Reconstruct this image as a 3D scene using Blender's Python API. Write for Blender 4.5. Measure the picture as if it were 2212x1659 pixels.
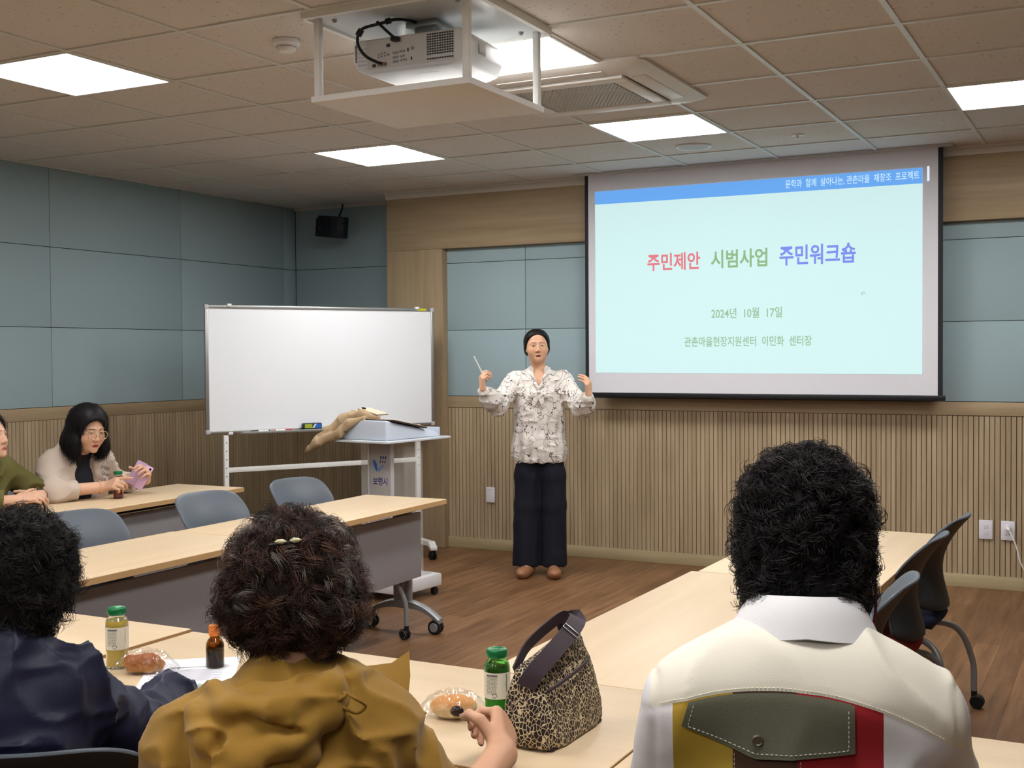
import bpy, bmesh, math, random
import numpy as np
from mathutils import Vector, Matrix, Euler

for _o in list(bpy.data.objects):
    bpy.data.objects.remove(_o)
scene = bpy.context.scene
COL = scene.collection
random.seed(7)
RNG = np.random.default_rng(11)
PI = math.pi

# ---------------------------------------------------------------- camera
CAM = np.array([3.77259, -3.44376, 1.42559])
FPX = 2581.56
def _cam_rot():
    rx, ry, rz = -2.47673e-02, 6.77148e-03, 4.77727e-01
    cx, sx, cy, sy, cz, sz = math.cos(rx), math.sin(rx), math.cos(ry), math.sin(ry), math.cos(rz), math.sin(rz)
    Rz = np.array([[cz, -sz, 0], [sz, cz, 0], [0, 0, 1]])
    Rx = np.array([[1, 0, 0], [0, cx, -sx], [0, sx, cx]])
    Ry = np.array([[cy, 0, sy], [0, 1, 0], [-sy, 0, cy]])
    return Rz @ Rx @ Ry
CR = _cam_rot()          # columns: right, forward, up
cam_data = bpy.data.cameras.new('camera')
cam = bpy.data.objects.new('camera', cam_data)
COL.objects.link(cam)
cam_data.sensor_fit = 'HORIZONTAL'
cam_data.sensor_width = 36.0
cam_data.lens = 36.0 * FPX / 2212.0
cam_data.clip_start = 0.05
M4 = Matrix.Identity(4)
for i in range(3):
    M4[i][0] = CR[i, 0]; M4[i][1] = CR[i, 2]; M4[i][2] = -CR[i, 1]; M4[i][3] = CAM[i]
cam.matrix_world = M4
scene.camera = cam

# ---------------------------------------------------------------- world, exposure
world = bpy.data.worlds.new('world')
scene.world = world
world.use_nodes = True
world.node_tree.nodes['Background'].inputs[0].default_value = (0.75, 0.8, 0.85, 1)
world.node_tree.nodes['Background'].inputs[1].default_value = 0.10
scene.view_settings.view_transform = 'Standard'
scene.view_settings.look = 'None'
scene.view_settings.exposure = EXPOSURE = 1.42
scene.view_settings.gamma = 1.0
scene.view_settings.use_curve_mapping = False
scene.cycles.use_denoising = True
scene.cycles.max_bounces = 10
LAMP_STRENGTH = 9.0
LAMP_COLOR = (1.0, 0.985, 0.965)
SCREEN_GLOW = 0.47

# ---------------------------------------------------------------- materials
def S(r, g, b):
    f = lambda c: ((c / 255.0 + 0.055) / 1.055) ** 2.4 if c > 10 else c / 255.0 / 12.92
    return (f(r), f(g), f(b))
_MATS = {}
def mat(name, color, rough=0.6, metal=0.0, spec=0.4, trans=0.0, alpha=1.0, ior=1.45, emit=None, emit_s=0.0, sheen=0.0, coat=0.0, vcol=False,
        noise=0.0, nscale=8.0, bump=0.0, bscale=60.0, subsurf=0.0, stretch=(1, 1, 1)):
    if name in _MATS:
        return _MATS[name]
    m = bpy.data.materials.new(name); m.use_nodes = True
    nt = m.node_tree; N = nt.nodes; L = nt.links
    b = N['Principled BSDF']
    b.inputs['Base Color'].default_value = (*color, 1)
    b.inputs['Roughness'].default_value = rough
    b.inputs['Metallic'].default_value = metal
    b.inputs['Specular IOR Level'].default_value = spec
    b.inputs['IOR'].default_value = ior
    b.inputs['Transmission Weight'].default_value = trans
    b.inputs['Alpha'].default_value = alpha
    b.inputs['Sheen Weight'].default_value = sheen
    b.inputs['Coat Weight'].default_value = coat
    if subsurf:
        b.inputs['Subsurface Weight'].default_value = subsurf
        b.inputs['Subsurface Radius'].default_value = (0.012, 0.005, 0.003)
    if emit:
        b.inputs['Emission Color'].default_value = (*emit, 1)
        b.inputs['Emission Strength'].default_value = emit_s
    src = None
    if vcol:
        a = N.new('ShaderNodeVertexColor'); a.layer_name = 'Col'; src = a.outputs['Color']
        L.new(src, b.inputs['Base Color'])
    if noise or bump:
        tc = N.new('ShaderNodeTexCoord'); mp = N.new('ShaderNodeMapping'); mp.inputs['Scale'].default_value = stretch
        L.new(tc.outputs['Object'], mp.inputs['Vector'])
    if noise:
        n = N.new('ShaderNodeTexNoise'); n.inputs['Scale'].default_value = nscale; n.inputs['Detail'].default_value = 5
        L.new(mp.outputs[0], n.inputs['Vector'])
        mr = N.new('ShaderNodeMapRange'); mr.inputs[1].default_value = 0.3; mr.inputs[2].default_value = 0.7
        mr.inputs[3].default_value = 1 - noise; mr.inputs[4].default_value = 1 + noise
        L.new(n.outputs[0], mr.inputs[0])
        mx = N.new('ShaderNodeMix'); mx.data_type = 'RGBA'; mx.blend_type = 'MULTIPLY'; mx.inputs[0].default_value = 1
        if src is not None: L.new(src, mx.inputs[6])
        else: mx.inputs[6].default_value = (*color, 1)
        cmb = N.new('ShaderNodeCombineColor')
        for k in range(3): L.new(mr.outputs[0], cmb.inputs[k])
        L.new(cmb.outputs[0], mx.inputs[7])
        L.new(mx.outputs[2], b.inputs['Base Color'])
    if bump:
        n2 = N.new('ShaderNodeTexNoise'); n2.inputs['Scale'].default_value = bscale; n2.inputs['Detail'].default_value = 4
        L.new(mp.outputs[0], n2.inputs['Vector'])
        bp = N.new('ShaderNodeBump'); bp.inputs['Strength'].default_value = bump; bp.inputs['Distance'].default_value = 0.004
        L.new(n2.outputs[0], bp.inputs['Height']); L.new(bp.outputs[0], b.inputs['Normal'])
    _MATS[name] = m
    return m
def nodes_of(m):
    return m.node_tree.nodes, m.node_tree.links, m.node_tree.nodes['Principled BSDF']
def texco(m, scale=(1, 1, 1), rot=(0, 0, 0), out='Object'):
    N, L, b = nodes_of(m)
    tc = N.new('ShaderNodeTexCoord'); mp = N.new('ShaderNodeMapping')
    mp.inputs['Scale'].default_value = scale; mp.inputs['Rotation'].default_value = rot
    L.new(tc.outputs[out], mp.inputs['Vector'])
    return mp.outputs[0]
def ramp(m, fac, stops, interp='LINEAR'):
    N, L, b = nodes_of(m)
    r = N.new('ShaderNodeValToRGB'); r.color_ramp.interpolation = interp
    e = r.color_ramp.elements
    while len(e) < len(stops): e.new(0.5)
    for k, (p, c) in enumerate(stops):
        e[k].position = p; e[k].color = (*c, 1)
    L.new(fac, r.inputs[0])
    return r.outputs[0]
def wood(name, dark, light, scale, rough=0.45, axis='X', fine=0.5):
    m = mat(name, light, rough=rough)
    N, L, b = nodes_of(m)
    st = {'X': (0.06, 1, 1), 'Y': (1, 0.06, 1), 'Z': (1, 1, 0.06)}[axis]
    v = texco(m, tuple(s * scale for s in st))
    n = N.new('ShaderNodeTexNoise'); n.inputs['Scale'].default_value = 1.0; n.inputs['Detail'].default_value = 8; n.inputs['Roughness'].default_value = 0.65
    L.new(v, n.inputs['Vector'])
    L.new(ramp(m, n.outputs[0], [(0.3, dark), (0.7, light)]), b.inputs['Base Color'])
    return m

# ---------------------------------------------------------------- tags
def tag(o, label=None, cat=None, group=None, kind=None):
    if label: o['label'] = label
    if cat: o['category'] = cat
    if group: o['group'] = group
    if kind: o['kind'] = kind
    return o
def thing(name, label, cat, loc=(0, 0, 0), rz=0.0, group=None):
    o = bpy.data.objects.new(name, None); COL.objects.link(o)
    o.empty_display_size = 0.1
    o.location = loc; o.rotation_euler = (0, 0, rz)
    return tag(o, label, cat, group)
def copy_tree(o, parent=None):
    c = o.copy(); COL.objects.link(c)
    if parent is not None: c.parent = parent
    for ch in list(o.children): copy_tree(ch, c)
    return c

# ---------------------------------------------------------------- mesh builder
def frame_from(d, up=(0, 0, 1)):
    d = np.asarray(d, float); d = d / (np.linalg.norm(d) + 1e-12)
    u = np.asarray(up, float)
    if abs(d @ u) > 0.98: u = np.array([1.0, 0, 0]) if abs(d[0]) < 0.9 else np.array([0, 1.0, 0])
    x = np.cross(u, d); x /= np.linalg.norm(x)
    y = np.cross(d, x)
    return x, y, d
def rotm(rx=0, ry=0, rz=0):
    return np.array(Euler((rx, ry, rz)).to_matrix())
class MB:
    def __init__(self):
        self.V = []; self.F = []; self.M = []; self.n = 0
    def add(self, V, F, mi=0, R=None, T=None):
        V = np.asarray(V, float).reshape(-1, 3)
        if R is not None: V = V @ np.asarray(R).T
        if T is not None: V = V + np.asarray(T)
        self.V.append(V)
        for f in F:
            self.F.append(tuple(int(i) + self.n for i in f)); self.M.append(mi)
        self.n += len(V)
        return self
    def box(self, c, s, mi=0, R=None, bevel=0.0, seg=2):
        hx, hy, hz = s[0] / 2, s[1] / 2, s[2] / 2
        if bevel > 0:
            bm = bmesh.new(); bmesh.ops.create_cube(bm, size=1.0)
            for v in bm.verts: v.co = Vector((v.co.x * s[0], v.co.y * s[1], v.co.z * s[2]))
            bmesh.ops.bevel(bm, geom=list(bm.edges), offset=min(bevel, 0.49 * min(s)), segments=seg, profile=0.5, affect='EDGES')
            bm.verts.index_update()
            V = [tuple(v.co) for v in bm.verts]; F = [[v.index for v in f.verts] for f in bm.faces]; bm.free()
        else:
            V = [(sx * hx, sy * hy, sz * hz) for sx in (-1, 1) for sy in (-1, 1) for sz in (-1, 1)]
            F = [(0, 1, 3, 2), (4, 6, 7, 5), (0, 4, 5, 1), (2, 3, 7, 6), (0, 2, 6, 4), (1, 5, 7, 3)]
        return self.add(V, F, mi, R, c)
    def bb(self, x0, x1, y0, y1, z0, z1, mi=0, bevel=0.0, seg=2):
        return self.box(((x0 + x1) / 2, (y0 + y1) / 2, (z0 + z1) / 2), (x1 - x0, y1 - y0, z1 - z0), mi, None, bevel, seg)
    def tube(self, pts, r, n=10, mi=0, cap=True, flat=1.0, up=(0, 0, 1)):
        P = np.asarray(pts, float); K = len(P)
        rr = np.full(K, r) if np.isscalar(r) else np.asarray(r, float)
        T = np.gradient(P, axis=0); T /= (np.linalg.norm(T, axis=1)[:, None] + 1e-12)
        x, y, _ = frame_from(T[0], up)
        V = []
        a = np.arange(n) * 2 * PI / n
        for k in range(K):
            t = T[k]; x = x - t * (x @ t); x /= (np.linalg.norm(x) + 1e-12); y = np.cross(t, x)
            V.append(P[k] + rr[k] * (np.cos(a)[:, None] * x + flat * np.sin(a)[:, None] * y))
        V = np.concatenate(V)
        F = [(k * n + i, k * n + (i + 1) % n, (k + 1) * n + (i + 1) % n, (k + 1) * n + i) for k in range(K - 1) for i in range(n)]
        if cap:
            F.append(tuple(range(n - 1, -1, -1))); F.append(tuple((K - 1) * n + i for i in range(n)))
        return self.add(V, F, mi)
    def lathe(self, prof, n=24, mi=0, R=None, T=None, cap=True):
        K = len(prof); a = np.arange(n) * 2 * PI / n
        V = np.concatenate([np.stack([r * np.cos(a), r * np.sin(a), np.full(n, z)], 1) for r, z in prof])
        F = [(k * n + i, k * n + (i + 1) % n, (k + 1) * n + (i + 1) % n, (k + 1) * n + i) for k in range(K - 1) for i in range(n)]
        if cap:
            F.append(tuple(range(n - 1, -1, -1))); F.append(tuple((K - 1) * n + i for i in range(n)))
        return self.add(V, F, mi, R, T)
    def cyl(self, a, b, r, n=16, mi=0, r2=None):
        return self.tube([a, b], [r, r if r2 is None else r2], n, mi)
    def prism(self, poly, d, mi=0, R=None, T=None):
        n = len(poly)
        V = [(p[0], p[1], -d / 2) for p in poly] + [(p[0], p[1], d / 2) for p in poly]
        F = [tuple(range(n - 1, -1, -1)), tuple(range(n, 2 * n))] + [(i, (i + 1) % n, n + (i + 1) % n, n + i) for i in range(n)]
        return self.add(V, F, mi, R, T)
    def sheet(self, G, th=0.0, mi=0):
        """a grid of points (rows, cols, 3), given thickness th along its normals"""
        G = np.asarray(G, float); a, b = G.shape[:2]
        idx = lambda i, j: i * b + j
        if th == 0:
            return self.add(G.reshape(-1, 3), [(idx(i, j), idx(i, j + 1), idx(i + 1, j + 1), idx(i + 1, j)) for i in range(a - 1) for j in range(b - 1)], mi)
        du = np.gradient(G, axis=0); dv = np.gradient(G, axis=1)
        nn = np.cross(dv, du); nn /= (np.linalg.norm(nn, axis=2)[..., None] + 1e-12)
        A = (G + nn * th / 2).reshape(-1, 3); B = (G - nn * th / 2).reshape(-1, 3); o = a * b
        F = [(idx(i, j), idx(i, j + 1), idx(i + 1, j + 1), idx(i + 1, j)) for i in range(a - 1) for j in range(b - 1)]
        F += [tuple(o + q for q in reversed(f)) for f in list(F)]
        rim = [idx(0, j) for j in range(b)] + [idx(i, b - 1) for i in range(1, a)] + [idx(a - 1, j) for j in range(b - 2, -1, -1)] + [idx(i, 0) for i in range(a - 2, 0, -1)]
        for k in range(len(rim)):
            p, q = rim[k], rim[(k + 1) % len(rim)]
            F.append((q, p, o + p, o + q))
        return self.add(np.concatenate([A, B]), F, mi)
    def build(self, name, mats, parent=None, smooth=35, loc=None, rot=None, color=None):
        V = np.concatenate(self.V) if self.V else np.zeros((0, 3))
        return mesh_obj(name, V, self.F, mats, parent, smooth, self.M, loc, rot, color)
def mesh_obj(name, V, F, mats, parent=None, smooth=35, MI=None, loc=None, rot=None, color=None):
    me = bpy.data.meshes.new(name)
    F = F if isinstance(F, list) else F.tolist()
    me.from_pydata(np.asarray(V).tolist(), [], F)
    if not isinstance(mats, (list, tuple)): mats = [mats]
    for m in mats: me.materials.append(m)
    if MI is not None and len(mats) > 1: me.polygons.foreach_set('material_index', np.asarray(MI, dtype=np.int32))
    if color is not None:
        at = me.color_attributes.new('Col', 'FLOAT_COLOR', 'POINT')
        c = np.ones((len(V), 4), np.float32); c[:, :3] = color
        at.data.foreach_set('color', c.ravel())
    me.update()
    if smooth:
        me.polygons.foreach_set('use_smooth', np.ones(len(me.polygons), dtype=bool))
        if smooth < 180: me.set_sharp_from_angle(angle=math.radians(smooth))
    o = bpy.data.objects.new(name, me); COL.objects.link(o)
    if parent is not None: o.parent = parent
    if loc is not None: o.location = loc
    if rot is not None: o.rotation_euler = rot
    return o
def struct(mb, name, mats, smooth=35):
    return tag(mb.build(name, mats, None, smooth), kind='structure')
def text_obj(name, body, mats, corner, right, up, w, h, parent, depth=0.0008, bold=0.0):
    """lettering fitted into a w x h box whose lower left corner is `corner`"""
    cu = bpy.data.curves.new(name, 'FONT'); cu.body = body; cu.size = 1.0; cu.offset = bold; cu.resolution_u = 3; cu.fill_mode = 'FRONT'
    tmp = bpy.data.objects.new(name + '_source', cu); COL.objects.link(tmp)
    bpy.context.view_layer.update()
    me0 = bpy.data.meshes.new_from_object(tmp.evaluated_get(bpy.context.evaluated_depsgraph_get()))
    V = np.array([v.co[:] for v in me0.vertices]); F = [tuple(p.vertices) for p in me0.polygons]
    bpy.data.objects.remove(tmp); bpy.data.curves.remove(cu); bpy.data.meshes.remove(me0)
    if len(V) == 0: return None
    lo, hi = V.min(0), V.max(0)
    q = (V - lo) / np.maximum(hi - lo, 1e-9)
    right = np.asarray(right, float); up = np.asarray(up, float); nrm = np.cross(right, up)
    W = np.asarray(corner) + q[:, :1] * w * right + q[:, 1:2] * h * up + depth * nrm
    return mesh_obj(name, W, F, mats, parent, 0)
def bez(p, n=16):
    """Catmull-Rom through the points"""
    P = np.asarray(p, float); P = np.vstack([2 * P[0] - P[1], P, 2 * P[-1] - P[-2]])
    out = []
    for i in range(1, len(P) - 2):
        t = np.linspace(0, 1, n, endpoint=False)[:, None]
        a, b, c, d = P[i - 1], P[i], P[i + 1], P[i + 2]
        out.append(0.5 * ((2 * b) + (-a + c) * t + (2 * a - 5 * b + 4 * c - d) * t ** 2 + (-a + 3 * b - 3 * c + d) * t ** 3))
    out.append(P[-2][None])
    return np.concatenate(out)

# ---------------------------------------------------------------- shared materials
M_OAK = wood('oak_panel', S(152, 132, 104), S(180, 159, 128), 14, 0.5, 'X')
M_OAKV = wood('oak_panel_upright', S(152, 132, 104), S(180, 159, 128), 14, 0.5, 'Z')
M_SLAT = wood('oak_slat', S(156, 136, 108), S(188, 168, 138), 22, 0.5, 'Z')
M_GROOVE = mat('groove_backing_board', S(72, 54, 38), 0.8)  # dark perforated backing that shows between the slats
M_BLUE = mat('blue_grey_fabric_panel', S(160, 181, 188), 0.9, spec=0.1, noise=0.06, nscale=300, bump=0.15, bscale=500)
M_TILEC = None
M_WHITEP = mat('white_plastic', S(232, 232, 232), 0.4)
M_WHITEM = mat('white_metal', S(228, 229, 226), 0.35)
M_ALU = mat('aluminium', S(176, 176, 174), 0.35, 0.8)
M_CHROME = mat('chrome', S(210, 210, 212), 0.15, 1.0)
M_GREYM = mat('grey_metal', S(150, 152, 154), 0.4, 0.35)
M_BLACK = mat('black_plastic', S(24, 25, 28), 0.45)
M_BLACKM = mat('black_border', S(30, 31, 38), 0.6)
M_TABLE = wood('beech_laminate', S(208, 184, 150), S(221, 198, 165), 9, 0.42, 'X')
M_EDGE = mat('beech_edge', S(198, 160, 112), 0.5)
M_PANEL = mat('grey_modesty_panel', S(150, 147, 150), 0.55, noise=0.02, nscale=60)
M_SHELL = mat('slate_plastic', S(84, 92, 102), 0.42)
M_SHELLBACK = mat('slate_plastic_shaded', S(50, 51, 54), 0.5)  # slate shell darkened for the shade on its back
M_NAVYF = mat('navy_fabric', S(28, 36, 62), 0.9)
M_REDF = mat('red_fabric', S(150, 44, 38), 0.9)
M_GREEN_CAP = mat('green_cap', S(28, 120, 70), 0.3, 0.4)
# ================================================================ the room
CZ = 2.65
XL, XR, YB, YF, YA = -2.43, 6.75, -6.9, 4.21, 4.62
T6 = 0.6
# floor of brown planks
mfloor = mat('plank_floor', S(116, 84, 58), 0.38, spec=0.35)
N, L, b = nodes_of(mfloor)
v = texco(mfloor, (1, 1, 1), (0, 0, PI / 2))
br = N.new('ShaderNodeTexBrick')
for k, val in (('Scale', 1.0), ('Mortar Size', 0.0012), ('Brick Width', 0.92), ('Row Height', 0.115), ('Mortar Smooth', 0.1), ('Bias', 0.0)):
    br.inputs[k].default_value = val
br.offset = 0.37; br.offset_frequency = 2
br.inputs['Color1'].default_value = (*S(118, 84, 56), 1); br.inputs['Color2'].default_value = (*S(136, 100, 70), 1)
br.inputs['Mortar'].default_value = (*S(78, 54, 38), 1)
L.new(v, br.inputs['Vector'])
v2 = texco(mfloor, (30, 2.2, 1))
n = N.new('ShaderNodeTexNoise'); n.inputs['Detail'].default_value = 7; n.inputs['Scale'].default_value = 1; n.inputs['Roughness'].default_value = 0.6
L.new(v2, n.inputs['Vector'])
g = ramp(mfloor, n.outputs[0], [(0.28, (0.5, 0.47, 0.45)), (0.7, (1.2, 1.2, 1.2))])
mx = N.new('ShaderNodeMix'); mx.data_type = 'RGBA'; mx.blend_type = 'MULTIPLY'; mx.inputs[0].default_value = 1
L.new(br.outputs[0], mx.inputs[6]); L.new(g, mx.inputs[7]); L.new(mx.outputs[2], b.inputs['Base Color'])
struct(MB().add([(XL - .1, YB, 0), (XR, YB, 0), (XR, YA + .1, 0), (XL - .1, YA + .1, 0)], [(0, 1, 2, 3)]), 'floor', mfloor, 0)

# ceiling: mineral tiles lying in a T-bar grid
mtile = mat('mineral_ceiling_tile', S(214, 209, 204), 0.95, spec=0.1)
N, L, b = nodes_of(mtile)
vo = N.new('ShaderNodeTexVoronoi'); vo.inputs['Scale'].default_value = 1.0; vo.inputs['Randomness'].default_value = 1.0
nz = N.new('ShaderNodeTexNoise'); nz.inputs['Scale'].default_value = 40
vv = texco(mtile, (38, 95, 1))
mixv = N.new('ShaderNodeVectorMath'); mixv.operation = 'MULTIPLY_ADD'; mixv.inputs[1].default_value = (0.8, 0.8, 0)
L.new(texco(mtile), nz.inputs['Vector']); L.new(nz.outputs[1], mixv.inputs[0]); L.new(vv, mixv.inputs[2]); L.new(mixv.outputs[0], vo.inputs['Vector'])
sep = N.new('ShaderNodeSeparateColor'); L.new(vo.outputs['Color'], sep.inputs[0])
th = N.new('ShaderNodeMapRange'); th.inputs[1].default_value = 0.45; th.inputs[2].default_value = 1.0; th.inputs[3].default_value = 0.0; th.inputs[4].default_value = 0.26
L.new(sep.outputs[0], th.inputs[0])
lt = N.new('ShaderNodeMath'); lt.operation = 'LESS_THAN'; L.new(vo.outputs['Distance'], lt.inputs[0]); L.new(th.outputs[0], lt.inputs[1])
L.new(ramp(mtile, lt.outputs[0], [(0.0, S(214, 209, 204)), (1.0, S(150, 140, 130))]), b.inputs['Base Color'])
mbar = mat('ceiling_tee_bar', S(212, 212, 206), 0.4)
LIGHTS = [(-1, 0), (-1, 4), (2, 1), (2, 4), (5, 4), (5, 0), (-1, -4), (2, -3), (5, -4), (2, -7), (-1, -8), (5, -8)]  # panels out of view are added to light the foreground
mb = MB()
i0, i1, j0, j1 = -5, 12, -12, 7
for i in range(i0, i1):
    for j in range(j0, j1 + 1):
        xa, xb = max(i * T6, XL - .02), min((i + 1) * T6, XR)
        ya, yb = max(j * T6, YB), min((j + 1) * T6, YA + 0.02)
        if xa >= xb or ya >= yb or (i, j) in LIGHTS: continue
        mb.add([(xa, ya, CZ), (xa, yb, CZ), (xb, yb, CZ), (xb, ya, CZ)], [(0, 1, 2, 3)])
for i in range(i0, i1 + 1):
    if XL < i * T6 < XR: mb.bb(i * T6 - .011, i * T6 + .011, YB, YF - 0.08, CZ - .006, CZ + .02, 1)
for j in range(j0, j1):
    if YB < j * T6 < YA: mb.bb(XL, XR, j * T6 - .011, j * T6 + .011, CZ - .0065, CZ + .02, 1)
mb.bb(XL - .1, XR, YB, YA + .1, CZ + .1, CZ + .14)
struct(mb, 'ceiling', [mtile, mbar], 0)

def fabric_wall(mb, along, at, u0, u1, seams_u, zs, face, th=0.02):
    """bevelled cloth panels on a wall; along = 'x' or 'y'"""
    us = [u0] + [s for s in seams_u if u0 + .01 < s < u1 - .01] + [u1]
    g = 0.0015
    for a, c in zip(us[:-1], us[1:]):
        for z0, z1 in zip(zs[:-1], zs[1:]):
            w0, w1 = (at, at + face * th) if face > 0 else (at + face * th, at)
            if along == 'x': mb.bb(a + g, c - g, w0, w1, z0 + g, z1 - g, 0, 0.003, 2)
            else: mb.bb(w0, w1, a + g, c - g, z0 + g, z1 - g, 0, 0.003, 2)
def slat_field(mb, along, at, u0, u1, z0, z1, face, pitch=0.030, gap=0.0042, d=0.008):
    """a grooved board: slats proud of a dark backing"""
    k = int((u1 - u0) / pitch)
    for q in range(k + 1):
        a, c = u0 + q * pitch, min(u0 + q * pitch + pitch - gap, u1)
        if c - a < .003: continue
        w0, w1 = (at, at + face * d) if face > 0 else (at + face * d, at)
        if along == 'x': mb.bb(a, c, w0, w1, z0, z1, 0)
        else: mb.bb(w0, w1, a, c, z0, z1, 0)
# left wall
ZL = 1.105
mb = MB(); fabric_wall(mb, 'y', XL - .02, YB, YA, [2.06 + 1.2 * k for k in range(-8, 4)], [ZL, 1.62, 2.14, CZ], 1)
mb.bb(XL - .12, XL - .018, YB, YA + .1, 0, CZ + .1, 1)
struct(mb, 'wall_left', [M_BLUE, M_GROOVE])
mb = MB(); slat_field(mb, 'y', XL - .008, YB, YA, 0.08, 1.022, 1)
struct(mb, 'trim_1', M_SLAT, 0)
mb = MB().bb(XL - .01, XL + .004, YB, YA, 1.024, ZL - .001, 0, .002)
struct(mb, 'trim_2', wood('oak_rail_side', S(152, 132, 104), S(180, 159, 128), 14, .5, 'Y'))
struct(MB().bb(XL - .01, XL + .006, YB, YA, 0, .079, 0, .002), 'baseboard_left', _MATS['oak_rail_side'])
# front wall: alcove at the left, then the oak portal with a recessed field
JX0, JX1, YP = -1.212, -0.727, 4.145
mb = MB()
mb.bb(XL, JX0, YA + .02, YA + .1, 0, CZ + .1, 1)
fabric_wall(mb, 'x', YA + .02, XL, JX0, [-1.2], [ZL, 1.62, 2.14, CZ], -1)
mb.bb(JX1, XR, YF + .02, YF + .1, 0, CZ + .1, 1)
fabric_wall(mb, 'x', YF + .02, JX1, XR, [-.077 + 1.2 * k for k in range(6)], [1.122, 1.606, 2.10, 2.206], -1)
struct(mb, 'wall_front', [M_BLUE, M_GROOVE])
mb = MB(); slat_field(mb, 'x', YA + .008, XL, JX0, .08, 1.022, -1)
slat_field(mb, 'x', YF + .008, JX1 + .004, XR, .08, 1.036, -1)
struct(mb, 'trim_3', M_SLAT, 0)
mb = MB().bb(XL, JX0, YA - .004, YA + .01, 1.024, ZL, 0, .002).bb(JX1, XR, YF - .006, YF + .01, 1.039, 1.120, 0, .002)
struct(mb, 'trim_4', M_OAK)
mb = MB().bb(XL, JX0, YA - .006, YA + .01, 0, .079, 0, .002).bb(JX1, XR, YF - .008, YF + .01, 0, .079, 0, .002)
struct(mb, 'baseboard_front', wood('oak_skirting', S(164, 148, 114), S(190, 173, 138), 12, .5, 'X'))
mb = MB().bb(JX0, JX1, YP, YA + .05, 0, 2.205, 0, .002)
struct(mb, 'trim_5', M_OAKV)
mb = MB().bb(JX0, XR, YP, YA + .05, 2.206, 2.592, 0, .002)
struct(mb, 'trim_6', M_OAK)
mb = MB().bb(JX0 - .005, XR, YP - .008, YP + .06, 2.592, 2.632, 0, .001).bb(JX0 - .005, XR, YP - .028, YP + .06, 2.632, CZ - .0, 0, .001)
mb.bb(XL, JX0, YA - .02, YA + .03, 2.63, CZ)
struct(mb, 'trim_7', mat('ceiling_moulding', S(206, 200, 192), .7))
# right and back walls close the room behind the camera
mb = MB(); fabric_wall(mb, 'y', XR + .02, YB, YA, [1.2 * k for k in range(-6, 5)], [1.105, 1.62, 2.14, CZ], -1)
mb.bb(XR + .02, XR + .1, YB, YA + .1, 0, CZ + .1, 1)
struct(mb, 'wall_right', [M_BLUE, M_OAKV])
mb = MB(); fabric_wall(mb, 'x', YB - .02, XL, XR, [1.2 * k for k in range(-2, 6)], [1.105, 1.62, 2.14, CZ], 1)
mb.bb(XL - .1, XR + .1, YB - .1, YB - .015, 0, CZ + .1, 1)
struct(mb, 'wall_back', [M_BLUE, M_OAKV])

# ================================================================ ceiling fittings
M_LED = mat('lit_diffuser', (1, 1, 1), .5, emit=LAMP_COLOR, emit_s=LAMP_STRENGTH)
def ceiling_light(i, j, label):
    t = thing('ceiling_light', label, 'ceiling light', (i * T6 + .3, j * T6 + .3, CZ), 0, 'square ceiling light panels')
    mb = MB()
    for s in (-1, 1):
        mb.bb(-.297, .297, s * .297 - (.012 if s > 0 else 0), s * .297 + (.012 if s < 0 else 0), -.010, .03)
        mb.bb(s * .297 - (.012 if s > 0 else 0), s * .297 + (.012 if s < 0 else 0), -.2849, .2849, -.010, .03)
    mb.build('frame', M_WHITEM, t, 0)
    MB().bb(-.2845, .2845, -.2845, .2845, -.006, .02).build('diffuser', M_LED, t, 0)
LL = {(-1, 0): 'lit square ceiling panel at the far left, before the smoke detector', (-1, 4): 'lit square ceiling panel over the whiteboard corner, behind the projector lift',
      (2, 1): 'lit square ceiling panel partly hidden by the projector and touching the air conditioner', (2, 4): 'lit square ceiling panel just in front of the projection screen, beside the round ceiling speaker',
      (5, 4): 'lit square ceiling panel cut off by the right border of the photo', (5, 0): 'added unseen square ceiling light above the right-hand desks, ahead of the camera',
      (-1, -4): 'added unseen square ceiling light above the near left desks', (2, -3): 'added unseen square ceiling light above the front row of listeners', (5, -4): 'added unseen square ceiling light to the right of the camera',
      (2, -7): 'added unseen square ceiling light behind the camera, middle of the room', (-1, -8): 'added unseen square ceiling light in the rear left of the room', (5, -8): 'added unseen square ceiling light in the rear right of the room'}
for ij in LIGHTS: ceiling_light(*ij, LL[ij])

# smoke detector, ceiling speaker, sprinklers
t = thing('smoke_detector', 'white round smoke detector on a ceiling tile left of the projector', 'smoke detector', (.86, .30, CZ))
MB().lathe([(.001, -.002), (.052, -.002), (.052, -.018), (.046, -.024), (.001, -.024)], 32).build('base', M_WHITEP, t, 40)
MB().lathe([(.001, -.0245), (.040, -.0245), (.036, -.038), (.028, -.046), (.001, -.047)], 32).build('sensor_head', mat('warm_white', S(226, 224, 220), .4), t, 40)
MB().lathe([(.040, -.030), (.0415, -.0315), (.040, -.033), (.037, -.0315)], 32, cap=False).build('slot_ring', M_GREYM, t, 40)
t = thing('ceiling_speaker', 'round white ceiling speaker in front of the projection screen', 'ceiling speaker', (1.47, 3.36, CZ))
MB().lathe([(.085, -.001), (.105, -.001), (.105, -.008), (.098, -.012), (.086, -.008)], 40, cap=False).build('rim', M_WHITEP, t, 40)
MB().lathe([(.001, -.004), (.086, -.004), (.086, -.009), (.001, -.012)], 40).build('grille', mat('grille_grey', S(190, 194, 194), .6), t, 40)
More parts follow.
